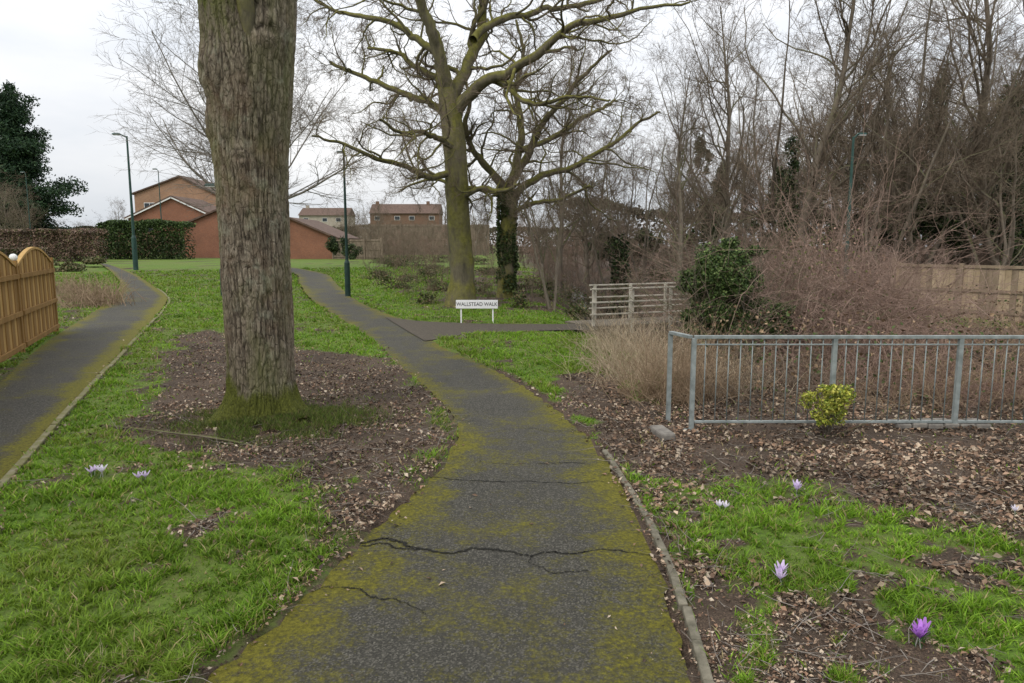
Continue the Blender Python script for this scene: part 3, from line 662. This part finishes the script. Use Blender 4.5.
def bramble(name,cx,cy,rx,ry,h,n,mat,rad=.006,twn=5,Ls=1.0,droop=-.11):
    q=rng.uniform(-1,1,(n,2));k=(q**2).sum(1)<1;q=q[k];n=len(q);x=cx+q[:,0]*rx;y=cy+q[:,1]*ry
    e=1-.55*(q**2).sum(1)
    D=np.stack([rng.normal(size=n)*.55+q[:,0]*.4,rng.normal(size=n)*.5+q[:,1]*.4,np.ones(n)],1)
    P,R=walk(np.stack([x,y,hz(x,y)-.03],1),D,h*e*rng.uniform(.5,1.5,n)*Ls,np.full(n,rad),12,.2,droop,.35)
    a=spawn(P,R,twn,.2,.35,.7,55,6,.24,-.02,rad*.4);b=spawn(*a,3,.2,.5,.8,45,4,.24,0,rad*.35)
    return obj(name,tubes_mesh(name,[(P,R,4,0),(*a,3,0),(*b,3,0)],[mat]))
mound=simple('bramble_canes_pinkish',(.17,.11,.085),(.37,.265,.21),2.0)
bramble('bramble_thicket',ix(828,12.8),13.0,1.15,1.0,3.5,760,mound,rad=.007,twn=8)
bramble('bramble_thicket',ix(855,14.4),14.6,.8,1.0,2.3,280,mound,rad=.007,twn=7)
bramble('bramble_thicket',ix(785,13.2),13.4,.7,.8,2.2,220,twigM,rad=.007,twn=7)
for cx,cy,rx,ry,h,n,mt in [(5.0,8.9,1.6,1.3,1.35,440,twigR),(7.6,9.3,1.8,1.5,1.45,460,twigM),(10.5,9.5,2.0,1.6,1.4,380,twigR),(7,11.8,2.0,1.,1.1,360,straw2),(10.5,12.5,2.4,1.3,.8,330,twigR),(14,11.5,2.5,2.5,.9,300,twigM),(12,15.5,3,1.6,.5,220,twigR),(8.6,15.5,1.6,1.6,.6,240,twigR),(3.1,8.4,1.0,.9,.9,180,twigM),(4.8,7.8,1.7,.6,.75,260,straw2),(8.5,7.8,2.,.6,.75,260,twigR),(6.5,7.6,1.6,.45,.5,160,twigM)]:
    bramble('bramble_thicket',cx,cy,rx,ry,h,n,mt,rad=.0055)
n=14000;x=rng.uniform(2.6,15,n);y=rng.uniform(7.4,14,n);z=hz(x,y)+rng.uniform(0,1,n)**1.5*1.0
leafmesh('bramble_leaves',np.stack([x,y,z],1),rng.uniform(.03,.06,n),palette(n,[(.07,.10,.03),(.10,.06,.035),(.18,.12,.07),(.05,.07,.02),(.26,.18,.11)],.3),litM,asp=.8)
n=2600;q=blob(n,(ix(828,12.8),13.0,.6),(1.2,1.0,1.5),.5,4);leafmesh('bramble_leaves',q,rng.uniform(.03,.06,n),palette(n,[(.10,.12,.03),(.22,.15,.1),(.3,.2,.15)],.3),litM,asp=.8)
def reeds(name,cx,cy,rx,ry,h,n,mat=strawM,rad=.0035,lean=.4):
    q=rng.normal(size=(n,2))*.5;x=cx+q[:,0]*rx;y=cy+q[:,1]*ry;k=fbm2(x*4,y*4,88)>.42;x,y=x[k],y[k];n=len(x)
    lx=fbm2(x*2,y*2,89)-.5
    D=np.stack([rng.normal(size=n)*lean+lx,rng.normal(size=n)*lean,np.ones(n)],1)
    P,R=walk(np.stack([x,y,hz(x,y)],1),D,h*rng.uniform(.25,1.2,n),np.full(n,rad)*rng.uniform(.6,1.3,n),8,.12,-.09,.3)
    return obj(name,tubes_mesh(name,[(P,R,3,0)],[mat]))
for i,(px,py,rx,ry,h,n) in enumerate([(640,372,.7,.55,.85,850),(668,400,.55,.45,.85,750),(620,352,.6,.5,.75,450),(705,398,.5,.5,.7,420),(735,385,.5,.6,.6,300),(655,345,.8,.6,.85,450),(630,385,.5,.4,.5,350),(690,372,.7,.5,.8,500)]):
    g=gp(px,py);reeds('dry_grass_clump',g[0],g[1],rx,ry,h,n,strawM if i%2==0 else straw2)
for px,py in [(90,300),(72,292),(95,306)]:
    g=gp(px,py);reeds('dry_shrub',g[0],g[1],.8,.9,.8,420,mat=straw2,rad=.01,lean=.5)
g=gp(95,676);reeds('dry_grass_clump',g[0],g[1],.12,.1,.12,90,rad=.0012,lean=.7)
g=gp(827,438);sh=empty('variegated_shrub',(0,0,0));c=np.array([g[0],g[1],.0])
P,R=walk(np.tile(c,(24,1)),rng.normal(size=(24,3))*.3+np.array([0,0,1.]),rng.uniform(.3,.58,24),np.full(24,.004),6,.1,.0)
obj('stems',tubes_mesh('stems',[(P,R,5,0)],[greyM]),sh)
cloud('leaves',clumps(c+np.array([0,0,.38]),(.24,.22,.2),18,.36)+clumps(c+np.array([0,0,.2]),(.15,.15,.14),6,.4),2300,.034,[(.34,.34,.05),(.46,.44,.09),(.24,.28,.04),(.16,.21,.03)],sh,asp=.6)
# ================================================================== METAL RAILING
galv=simple('galvanised_steel',(.15,.17,.165),(.30,.33,.32),12,rough=.6,metal=.15)
a0=gp(691,432);ey=a0[1];zt=float(pt(760,337,ey)[2]);ex=a0[0]
ra=empty('metal_railing',(0,0,0))
B=Poly()
posts=[ex,float(ix(838,ey*1.0)),float(ix(965,ey)),float(ix(965,ey))+1.3,float(ix(965,ey))+2.6,float(ix(965,ey))+3.9]
for i,xp in enumerate(posts):
    B.box((xp,ey,zt/2-.05),(.042,.042,zt+.08));B.box((xp,ey,.012),(.12,.12,.012))
back=gp(668,423);B.box((back[0],back[1],zt/2-.05),(.042,.042,zt+.08))
B.make('posts',[galv],ra,bevel=.004)
B=Poly();xe=posts[-1]
B.beam((ex,ey,zt),(xe,ey,zt),.045,.03);B.beam((back[0],back[1],zt),(ex-.03,ey,zt),.045,.03)
for a_,b_ in zip(posts[:-1],posts[1:]):
    B.beam((a_+.024,ey,.10),(b_-.024,ey,.10),.03,.022)
    B.beam((a_+.024,ey,zt-.07),(b_-.024,ey,zt-.07),.02,.012)
B.make('rails',[galv],ra,bevel=.003)
B=Poly()
for a_,b_ in zip(posts[:-1],posts[1:]):
    n=int(round((b_-a_)/.105))
    for i in range(1,n):
        xx=a_+(b_-a_)*i/n;B.cyl((xx,ey,.112),(xx,ey,zt-.016),.0052,.0052,6)
B.make('vertical_bars',[galv],ra,smooth=True)
slab=simple('old_concrete',(.10,.09,.08),(.24,.22,.19),9,bumpd=.01)
B=Poly();g=gp(662,437);B.box((g[0],g[1],.03),(.14,.34,.09),0,.15);B.make('concrete_block',[slab],bevel=.02)
B=Poly();g=gp(935,430)
for i in range(6):
    for j in range(2): B.box((g[0]-.35+i*.15,g[1]+j*.12-.05,.06+rng.uniform(-.006,.006)),(.14,.11,.05),0,rng.uniform(-.03,.03))
B.make('stone_sett_edging',[slab],bevel=.012)
# ================================================================== FOOTBRIDGE
wood=simple('weathered_timber',(.28,.26,.21),(.50,.46,.38),7,bumpd=.005);wood2=simple('deck_timber',(.08,.07,.055),(.17,.145,.11),7,bumpd=.005)
fb=empty('timber_footbridge',(0,0,0))
bA=gp(590,327);bB=gp(705,321);dv=nrm(bB-bA);pv=np.array([-dv[1],dv[0]]);Lb=np.linalg.norm(bB-bA);z0=float(hbase(*bA))+.03
hgt=float(pt(592,288,bA[1])[2])-z0
B=Poly();nb=int(Lb/.15)
for i in range(nb):
    p=bA+dv*(i+.5)*Lb/nb+pv*.62;B.box((p[0],p[1],z0-.04),(Lb/nb-.012,1.2,.045),0,math.atan2(dv[1],dv[0]))
for o_ in (.1,1.1):
    q0=bA+pv*o_;q1=bB+pv*o_;B.beam((q0[0],q0[1],z0-.18),(q1[0],q1[1],z0-.18),.12,.2)
B.make('deck',[wood2],fb,bevel=.005)
B=Poly()
for o_,sh_ in ((-.04,0),(1.25,.75)):
    for t in (0.02,.34,.67,.98):
        p=bA+dv*(t*Lb+sh_)+pv*o_;B.box((p[0],p[1],z0+hgt/2-.1),(.06,.06,hgt+.2),0,math.atan2(dv[1],dv[0]))
    for hh in (.97,.62,.30):
        w=-.06 if o_<0 else .06
        q0=bA+pv*(o_+w)-dv*(.06-sh_);q1=bB+pv*(o_+w)+dv*(.06+sh_);B.beam((q0[0],q0[1],z0+hgt*hh),(q1[0],q1[1],z0+hgt*hh+rng.uniform(-.02,.02)),.03,.034)
B.make('handrails',[wood],fb,bevel=.006)
# ================================================================== NAME SIGN
white=simple('white_enamel',(.66,.67,.66),(.8,.8,.79),3,rough=.4);black=simple('black_paint',(.012,.012,.012),(.03,.03,.03),5,rough=.5)
sg=gp(477,324);ss=empty('street_name_sign',(0,0,0));w=S(42,sg[1]);zt2=float(pt(477,300,sg[1])[2]);zb=float(pt(477,308.5,sg[1])[2]);gz0=float(hbase(*sg))
B=Poly();B.box((sg[0],sg[1],(zt2+zb)/2),(w,.02,zt2-zb));B.make('plate',[white],ss,bevel=.004)
B=Poly()
for k in (-.38,.38): B.box((sg[0]+k*w,sg[1]+.03,(zt2+gz0)/2-.1),(.03,.03,zt2-gz0+.1))
B.make('posts',[white],ss)
tc=bpy.data.curves.new('lettering','FONT');tc.body='WALLSTEAD WALK';tc.align_x='CENTER';tc.align_y='CENTER';tc.size=(zt2-zb)*.62;tc.extrude=.001
to=bpy.data.objects.new('lettering',tc);link(to,ss);to.location=(sg[0],sg[1]-.013,(zt2+zb)/2);to.rotation_euler=(math.pi/2,0,0);to.scale=(.88,1,1);tc.materials.append(black)
# ================================================================== STREET LAMPS
lampM=simple('lamp_dark_green_paint',(.012,.03,.024),(.025,.05,.042),4,rough=.45)
tealM=simple('lamp_teal_paint',(.022,.05,.042),(.04,.085,.072),4,rough=.45)
glass=simple('lamp_diffuser',(.35,.36,.36),(.5,.5,.5),3,rough=.3)
def lamp(x,y,top,side=-1,mat=lampM,r=.05,arm=.35,hs=1.0):
    z0=float(hz(x,y));e=empty('street_lamp',(x,y,z0));h=top-z0
    B=Poly();B.cyl((0,0,-.1),(0,0,h*.24),r*1.75,r*1.7,14);B.cyl((0,0,h*.24),(0,0,h*.26),r*1.7,r*1.0,14);B.cyl((0,0,h*.26),(0,0,h*.985),r,r*.62,12)
    B.cyl((0,0,h*.975),(side*arm,0,h),r*.5,r*.45,8)
    B.box((0,-r*1.72,h*.14),(r*1.1,.01,h*.12));B.make('column',[mat],e,smooth=False)
    B=Poly();B.box((side*(arm+.16*hs),0,h+.01),(.46*hs,.17*hs,.07*hs),0,0,.7);B.make('lantern_head',[mat],e,bevel=.012)
    B=Poly();B.box((side*(arm+.18*hs),0,h-.04*hs),(.30*hs,.12*hs,.04),0);B.make('lens',[glass],e)
    return e
def lamp_px(pxb,pyb,pyt,**k):
    g=gp(pxb,pyb);lamp(g[0],g[1],float(pt(pxb,pyt,g[1])[2]),**k)
lamp_px(136,270,134,side=-1,r=.07,mat=tealM)
lamp_px(348,297,152,side=-1,r=.05,arm=.0,hs=.6)
lamp_px(224,296,185,side=-1,r=.055,arm=.05)
for px,d,t,sd in [(166,60,169,-1),(36,66,172,-1),(844,19.5,134,1)]:
    x=ix(px,d);lamp(x,d,float(pt(px,t,d)[2]),side=sd,mat=tealM,r=.05,arm=.12,hs=.6 if d<30 else .9)
# ================================================================== HOUSES
def brick(name,c1,c2,mortar):
    m,nt,b=newmat(name);t=nt.nodes.new('ShaderNodeTexCoord');sp=nt.nodes.new('ShaderNodeSeparateXYZ');nt.links.new(t.outputs['Object'],sp.inputs[0])
    cb=nt.nodes.new('ShaderNodeCombineXYZ');nt.links.new(mth(nt,'ADD',sp.outputs[0],sp.outputs[1]),cb.inputs[0]);nt.links.new(sp.outputs[2],cb.inputs[1])
    br=nt.nodes.new('ShaderNodeTexBrick');nt.links.new(cb.outputs[0],br.inputs['Vector']);br.inputs['Scale'].default_value=4.4
    br.inputs['Color1'].default_value=(*c1,1);br.inputs['Color2'].default_value=(*c2,1);br.inputs['Mortar'].default_value=(*mortar,1);br.inputs['Mortar Size'].default_value=.02
    f=noise(nt,.5,5,coords(nt));nt.links.new(mix(nt,1.0,br.outputs[0],ramp(nt,f,[(.3,(.75,.75,.75)),(.7,(1.1,1.08,1.05))]),'MULTIPLY'),b.inputs['Base Color']);return m
bOr=brick('orange_brick',(.38,.22,.13),(.31,.17,.10),(.34,.28,.22));bRd=brick('red_brick',(.27,.11,.06),(.21,.085,.05),(.24,.18,.14));bBr=brick('brown_brick',(.2,.11,.07),(.15,.09,.06),(.2,.15,.12))
roofM=simple('roof_tiles',(.07,.046,.037),(.15,.10,.075),3,bumpd=.02);winM=simple('window_glass',(.02,.025,.03),(.06,.07,.08),2,rough=.15);trimM=simple('painted_trim',(.6,.6,.58),(.75,.75,.73),3)
def house(d,prof,depth,wall,wins=(),ohang=.3,fascia=True):
    e=empty('brick_house',(0,0,0));le,ap,re=[pt(px,py,d) for px,py in prof];g=float(hbase(le[0],d))-.3
    B=Poly();B.prism([(le[0],g),(re[0],g),(re[0],re[2]),(ap[0],ap[2]),(le[0],le[2])],d,d+depth);B.make('walls',[wall],e)
    B=Poly();t=.16
    for a,b in ((le,ap),(re,ap)):
        dx=b[0]-a[0];dz=b[2]-a[2];L=math.hypot(dx,dz);ux,uz=dx/L,dz/L;nx_,nz_=(-uz,ux) if dx>0 else (uz,-ux)
        a2=(a[0]-ux*ohang,a[2]-uz*ohang);b2=(b[0],b[2])
        B.prism([(a2[0]+nx_*.01,a2[1]+nz_*.01),(b2[0]+nx_*.01,b2[1]+nz_*.01),(b2[0]+nx_*t,b2[1]+nz_*t),(a2[0]+nx_*t,a2[1]+nz_*t)],d-.25,d+depth+.25)
        if fascia: B.prism([(a2[0]-nx_*.12,a2[1]-nz_*.12),(b2[0]-nx_*.12,b2[1]-nz_*.12),(b2[0],b2[1]),(a2[0],a2[1])],d-.30,d-.26,1)
    B.make('roof',[roofM,trimM],e)
    if len(wins):
        B=Poly()
        for (px,py,w,h) in wins:
            c=pt(px,py,d);B.box((c[0],d-.02,c[2]),(w+.14,.05,h+.14),1);B.box((c[0],d-.05,c[2]),(w,.03,h),0);B.box((c[0],d-.07,c[2]),(.05,.02,h),1)
        B.make('windows',[winM,trimM],e)
    return e
house(86,[(134,194),(180,177),(222,198)],9,bOr,[(150,208,1.2,1.1)],fascia=False)
house(76,[(128,218),(172,197),(220,219)],7,bRd,[(146,230,1.3,1.1)])
house(66,[(182,226),(222,209),(266,228)],9,bRd,[],fascia=False)
house(60,[(250,236),(290,219),(335,238)],8,bRd,[],fascia=False)
def terrace(d,px0,px1,pyr,pye,wall):
    e=empty('terraced_houses',(0,0,0));x0=ix(px0,d);x1=ix(px1,d);zr=float(pt(400,pyr,d)[2]);ze=float(pt(400,pye,d)[2])
    B=Poly();B.box(((x0+x1)/2,d+4,(ze+.2)/2),(x1-x0,8,ze-.2));B.make('walls',[wall],e)
    B=Poly();B.prism([(d-.4,ze-.1),(d+8.4,ze-.1),(d+4,zr)],x0-.2,x1+.2,0,'x');B.make('roof',[roofM],e)
    B=Poly();n=max(1,int((x1-x0)/3.2))
    for i in range(n):
        xx=x0+(i+.5)*(x1-x0)/n+(.3 if i%2 else -.3)
        B.box((xx,d-.02,ze-1.1),(1.2,.05,.9),1);B.box((xx,d-.05,ze-1.1),(1.06,.04,.76),0)
    B.make('windows',[winM,trimM],e)
    B=Poly()
    for i in range(0,n,3): B.box((x0+(i+.1)*(x1-x0)/n+.6,d+4,zr+.1),(.7,.6,1.0))
    B.make('chimneys',[wall],e)
render_w=simple('rendered_wall',(.30,.26,.21),(.42,.37,.31),2)
terrace(160,372,440,203,213,bBr);terrace(170,302,350,207,215,render_w)
def fenceline(name,a,b,h,mat,step=1.8,board=.12,dz=0,mat2=None):
    a=np.array(a);b=np.array(b);L=np.linalg.norm(b-a);dv=(b-a)/L;rot=math.atan2(dv[1],dv[0]);e=empty(name,(0,0,0));B=Poly();n=int(L/board)
    for i in range(n):
        p=a+dv*(i+.5)*board;B.box((p[0],p[1],float(hz(*p))+h/2+dz+rng.uniform(-.015,.015)),(board*.94,.02+.01*(i%2),h),int(rng.uniform()<.4) if mat2 else 0,rot)
    B.make('boards',[mat,mat2 or mat],e)
    B=Poly();of=np.array([dv[1],-dv[0]])
    if of[1]>0: of=-of
    for s in np.arange(0,L,step):
        p=a+dv*s+of*.06;B.box((p[0],p[1],float(hz(*p))+h/2+.05+dz),(.11,.11,h+.14),0,rot)
    for k in (.12,.5,.94):
        nseg=max(1,int(L/3))
        for j in range(nseg):
            p=a+dv*L*j/nseg+of*.035;q=a+dv*L*(j+1)/nseg+of*.035
            B.beam((p[0],p[1],float(hz(*p))+h*k+dz),(q[0],q[1],float(hz(*q))+h*k+dz),.04,.08)
    B.make('posts_and_rails',[mat2 or mat],e);return e
fwd=simple('fence_timber_brown',(.11,.085,.06),(.24,.19,.14),4,stretch=(1,1,.3));fpal=simple('fence_timber_pale',(.28,.21,.13),(.46,.36,.24),4,stretch=(1,1,.3));fpal2=simple('fence_timber_weathered',(.16,.12,.08),(.29,.225,.155),4,stretch=(1,1,.3))
fenceline('timber_fence',(ix(335,60),60),(ix(384,57),57),1.6,fwd)
fenceline('timber_fence',(ix(384,57),57),(ix(384,80),80),1.6,fwd)
fenceline('timber_fence',(ix(356,84),84),(ix(490,84),84),3.5,fwd,board=.2)
fenceline('timber_fence',(ix(893,21.5),21.5),(ix(1150,17),17),1.5,fpal,dz=.02,board=.15,step=1.8,mat2=fpal2)
B=Poly();p0=ix(0,75);p1=ix(132,75);B.box(((p0+p1)/2,75,1.7),(p1-p0+30,.25,2.6));B.box(((p0+p1)/2,75,3.05),(p1-p0+30,.35,.1));B.make('brick_garden_wall',[bBr])
def hedge(name,x0,x1,y0,y1,h,n,size,cols):
    q=rng.uniform(0,1,(n,3));f=rng.integers(0,3,n);q[f==0,1]=rng.uniform(0,.15,(f==0).sum());q[f==1,2]=1-rng.uniform(0,.12,(f==1).sum())
    x=x0+(x1-x0)*q[:,0];y=y0+(y1-y0)*q[:,1];z=q[:,2]*h*(1+.25*(fbm2(x*.6,y*.6,81)-.5));b=.6*(n3(x*1.2,y,z*1.2,82)-.5);y=y+b
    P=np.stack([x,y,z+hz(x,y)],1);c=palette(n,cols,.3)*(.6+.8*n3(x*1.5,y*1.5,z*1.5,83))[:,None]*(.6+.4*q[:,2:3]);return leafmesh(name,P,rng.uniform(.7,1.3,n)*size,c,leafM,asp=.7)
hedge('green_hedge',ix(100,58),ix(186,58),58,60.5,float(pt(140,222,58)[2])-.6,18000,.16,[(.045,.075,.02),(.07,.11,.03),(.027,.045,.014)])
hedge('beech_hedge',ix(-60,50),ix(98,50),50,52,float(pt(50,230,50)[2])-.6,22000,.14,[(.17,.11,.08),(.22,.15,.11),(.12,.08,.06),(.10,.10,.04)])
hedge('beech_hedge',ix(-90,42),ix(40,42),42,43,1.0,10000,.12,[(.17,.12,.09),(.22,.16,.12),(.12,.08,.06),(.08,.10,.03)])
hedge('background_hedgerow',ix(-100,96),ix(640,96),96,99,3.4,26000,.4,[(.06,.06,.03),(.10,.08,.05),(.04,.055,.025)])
hedge('background_hedgerow',ix(560,74),ix(1500,74),74,77,6,26000,.4,[(.085,.07,.05),(.11,.09,.065),(.06,.06,.035)])
cloud('shrub',clumps(pt(338,246,56),(1.0,1.,1.1),8)+clumps(pt(350,252,50),(.8,.8,.6),6),3500,.13,DG)
cloud('shrub',clumps(pt(88,262,40),(1.4,1,.4),8)+clumps(pt(60,268,36),(1.2,1,.35),6),5000,.11,[(.07,.10,.03),(.12,.11,.05),(.15,.12,.06)])
con=empty('conifer_tree',(0,0,0));d=82;base=pt(22,230,d);top=pt(22,84,d)[2];bl=[]
for q in np.linspace(0,1,17):
    r=(1-q)**.55*4.9+.7;zc=1+q*(top-1.5)
    for k in range(7): bl.append(((base[0]+rng.normal()*r*.36,d+rng.normal()*r*.3,zc+rng.normal()*.3),(r*.5,r*.5,1.0)))
cloud('needle_foliage',bl,64000,.36,[(.015,.036,.017),(.023,.052,.021),(.035,.068,.026)],con,surf=.5,amp=.5,asp=.45)
B=Poly();B.cyl((base[0],d,0),(base[0],d,top-1),.4,.08,10);B.make('trunk',[greyM],con)
# ================================================================== LEFT GARDEN FENCE
gold=simple('fence_timber_golden',(.31,.185,.06),(.48,.31,.12),5,stretch=(1,1,.25),bumpd=.004)
gold2=simple('fence_timber_golden_dark',(.19,.105,.032),(.30,.18,.065),5,stretch=(1,1,.25),bumpd=.004)
cap=simple('white_ball_finial',(.7,.7,.68),(.8,.8,.78),4,rough=.4)
fe=empty('arched_garden_fence',(0,0,0));q0=gp(10,361);q1=gp(56,332.5);dvv=nrm(q1-q0)
def fpos(s): return q0+dvv*s
Ltot=np.linalg.norm(q1-q0);rot=math.atan2(dvv[1],dvv[0]);hb=float(pt(10,257,q0[1])[2]);PWd=Ltot*.80
pan=[(Ltot-PWd*(k+1)+.1,Ltot-PWd*k) for k in range(4)]
B=Poly();off=np.array([dvv[1],-dvv[0]])
for a,b_ in pan:
    nbd=16
    for i in range(nbd):
        t=(i+.5)/nbd;p=fpos(a+(b_-a)*t)+off*(.012*(i%2));hh=hb-.20+.28*math.sin(math.pi*t);B.box((p[0],p[1],.04+hh/2),((b_-a)/nbd-(.004 if i%2 else .02),.018,hh-.04+rng.uniform(-.01,.01)),i%2,rot)
    for k in (.14,.66,hb-.32):
        p=fpos(a)+off*.055;q=fpos(b_)+off*.055;B.beam((p[0],p[1],k),(q[0],q[1],k),.04,.07,1)
    prev=None
    for t in np.linspace(0,1,13):
        p=fpos(a+(b_-a)*t);zz_=.04+hb-.195+.28*math.sin(math.pi*t)
        if prev is not None: B.beam(prev,(p[0],p[1],zz_),.07,.04)
        prev=(p[0],p[1],zz_)
B.make('panels',[gold,gold2],fe)
B=Poly()
for a,b_ in pan:
    p=fpos(b_+.05);B.box((p[0],p[1],hb/2-.06),(.085,.085,hb-.02),0,rot)
    if b_<Ltot-.1: B.ball((p[0],p[1],hb-.02),.06,1)
B.make('posts',[gold2,cap],fe)
# ================================================================== CAR behind the fence
car=empty('parked_car',(ix(1018,31),31,float(hz(ix(1018,31),31))+.12));paint=simple('white_car_paint',(.6,.62,.63),(.68,.7,.7),2,rough=.25);tyre=simple('tyre_rubber',(.015,.015,.015),(.03,.03,.03),6)
B=Poly();B.prism([(-2.1,.3),(2.1,.3),(2.15,.6),(2.0,.85),(1.2,.95),(.5,1.4),(-1.2,1.42),(-1.9,.95),(-2.15,.85)],-.85,.85);B.make('body',[paint],car,bevel=.07)
B=Poly();B.prism([(1.0,.97),(.45,1.34),(-1.15,1.36),(-1.65,.97)],-.865,.865);B.make('windows',[winM],car)
B=Poly()
for sx in (-1.35,1.35):
    for sy in (-.87,.69): B.cyl((sx,sy,.32),(sx,sy+.18,.32),.32,.32,20)
B.make('wheels',[tyre],car)
# ================================================================== CROCUSES
pet=colmat('crocus_petal',.5,.4)
def crocus(px,py,k,col,n=1):
    e=empty('crocus_flower',(0,0,0))
    for j in range(n):
        g=gp(px,py)+rng.normal(size=2)*(.025 if j else 0);c=np.array([g[0],g[1],float(gz(*g))]);V=[];Fq=[];C=[];hgt=.055*k*rng.uniform(.8,1.1);tilt=rng.normal(size=2)*.25
        def add(a,C_):
            o_=len(V);V.extend(a);Fq.append([o_,o_+1,o_+2,o_+3]);C.extend([C_]*4)
        s=.002;top=c+np.array([tilt[0]*hgt,tilt[1]*hgt,hgt])
        for q in (0,1.57): dx=np.array([math.cos(q),math.sin(q),0])*s*1.5;add([c-dx,c+dx,top+dx,top-dx],(.5,.5,.45))
        for i in range(6):
            a=i*math.pi/3+rng.normal()*.1;o=.8 if i%2 else .55;r=np.array([math.cos(a),math.sin(a),0]);t=np.array([-r[1],r[0],0]);pl=.045*k
            p0=top;p1=top+r*pl*o*.55+np.array([0,0,pl*.45]);p2=top+r*pl*o*1.1+np.array([0,0,pl*.95])
            w=pl*.22;cc=np.array(col)*rng.uniform(.85,1.15)
            add([p0-t*w*.25,p0+t*w*.25,p1+t*w,p1-t*w],tuple(cc*.8));add([p1-t*w,p1+t*w,p2+t*w*.35,p2-t*w*.35],tuple(cc))
        for i in range(5):
            a=rng.uniform(0,6.28);r=np.array([math.cos(a),math.sin(a),0]);t=np.array([-r[1],r[0],0])*.0018;m1=c+r*.02*k+np.array([0,0,.05*k]);m2=c+r*.06*k+np.array([0,0,.06*k])
            add([c-t,c+t,m1+t,m1-t],(.06,.13,.03));add([m1-t,m1+t,m2+t*.3,m2-t*.3],(.07,.15,.035))
        me=mesh_np('flower',np.array(V),np.array(Fq),[pet],col=np.array(C),smooth=False);obj('flower',me,e)
PUR=(.46,.2,.62);LIL=(.66,.54,.76);PAL=(.75,.7,.8)
crocus(92,480,1.0,LIL,2);crocus(103,479,1.1,PAL,2);crocus(143,486,1.0,LIL,2);crocus(797,500,1.1,LIL,2);crocus(722,518,.9,PAL,2);crocus(781,588,1.1,LIL,3);crocus(919,648,1.1,PUR,4);crocus(1015,520,.8,PAL,1)
# ================================================================== WORLD / SUN / CAMERA
w=bpy.data.worlds.new('World');bpy.context.scene.world=w;w.use_nodes=True;nt=w.node_tree;bg=nt.nodes['Background'];out=nt.nodes['World Output']
EL,AZ=math.radians(48),math.radians(215)
sky=nt.nodes.new('ShaderNodeTexSky');sky.sky_type='NISHITA';sky.sun_disc=False;sky.sun_elevation=EL;sky.sun_rotation=AZ
nt.links.new(sky.outputs[0],bg.inputs[0]);bg.inputs[1].default_value=.1
tc=nt.nodes.new('ShaderNodeTexCoord');sp=nt.nodes.new('ShaderNodeSeparateXYZ');nt.links.new(tc.outputs['Generated'],sp.inputs[0])
zc=mth(nt,'MAXIMUM',sp.outputs[2],0.0);Lz=mth(nt,'ADD',mth(nt,'MULTIPLY',zc,1.2),.90)
mp=nt.nodes.new('ShaderNodeMapping');mp.inputs['Scale'].default_value=(1,1,3.2);nt.links.new(tc.outputs['Generated'],mp.inputs[0])
f=noise(nt,1.9,7,mp.outputs[0],.5);cl=ramp(nt,f,[(.34,(.72,.77,.84)),(.5,(.90,.915,.945)),(.66,(1.04,1.04,1.04))])
bg2=nt.nodes.new('ShaderNodeBackground');nt.links.new(cl,bg2.inputs[0]);nt.links.new(Lz,bg2.inputs[1])
mx=nt.nodes.new('ShaderNodeMixShader');mx.inputs[0].default_value=.93;nt.links.new(bg.outputs[0],mx.inputs[1]);nt.links.new(bg2.outputs[0],mx.inputs[2]);nt.links.new(mx.outputs[0],out.inputs[0])
sl=bpy.data.lights.new('sun','SUN');sl.energy=1.5;sl.angle=math.radians(25);sl.color=(1,.95,.88);so=bpy.data.objects.new('sun',sl);link(so)
dirv=Vector((math.sin(AZ)*math.cos(EL),math.cos(AZ)*math.cos(EL),math.sin(EL)));so.rotation_euler=dirv.to_track_quat('Z','Y').to_euler()
cam=bpy.data.cameras.new('camera');co=bpy.data.objects.new('camera',cam);link(co);co.location=(0,0,H);co.rotation_euler=(math.pi/2-PITCH,0,0)
cam.sensor_width=36;cam.lens=36*F/1024;cam.clip_end=3000;cam.clip_start=.05;bpy.context.scene.camera=co
vs=bpy.context.scene.view_settings;vs.view_transform='Standard';vs.look='None';vs.exposure=0
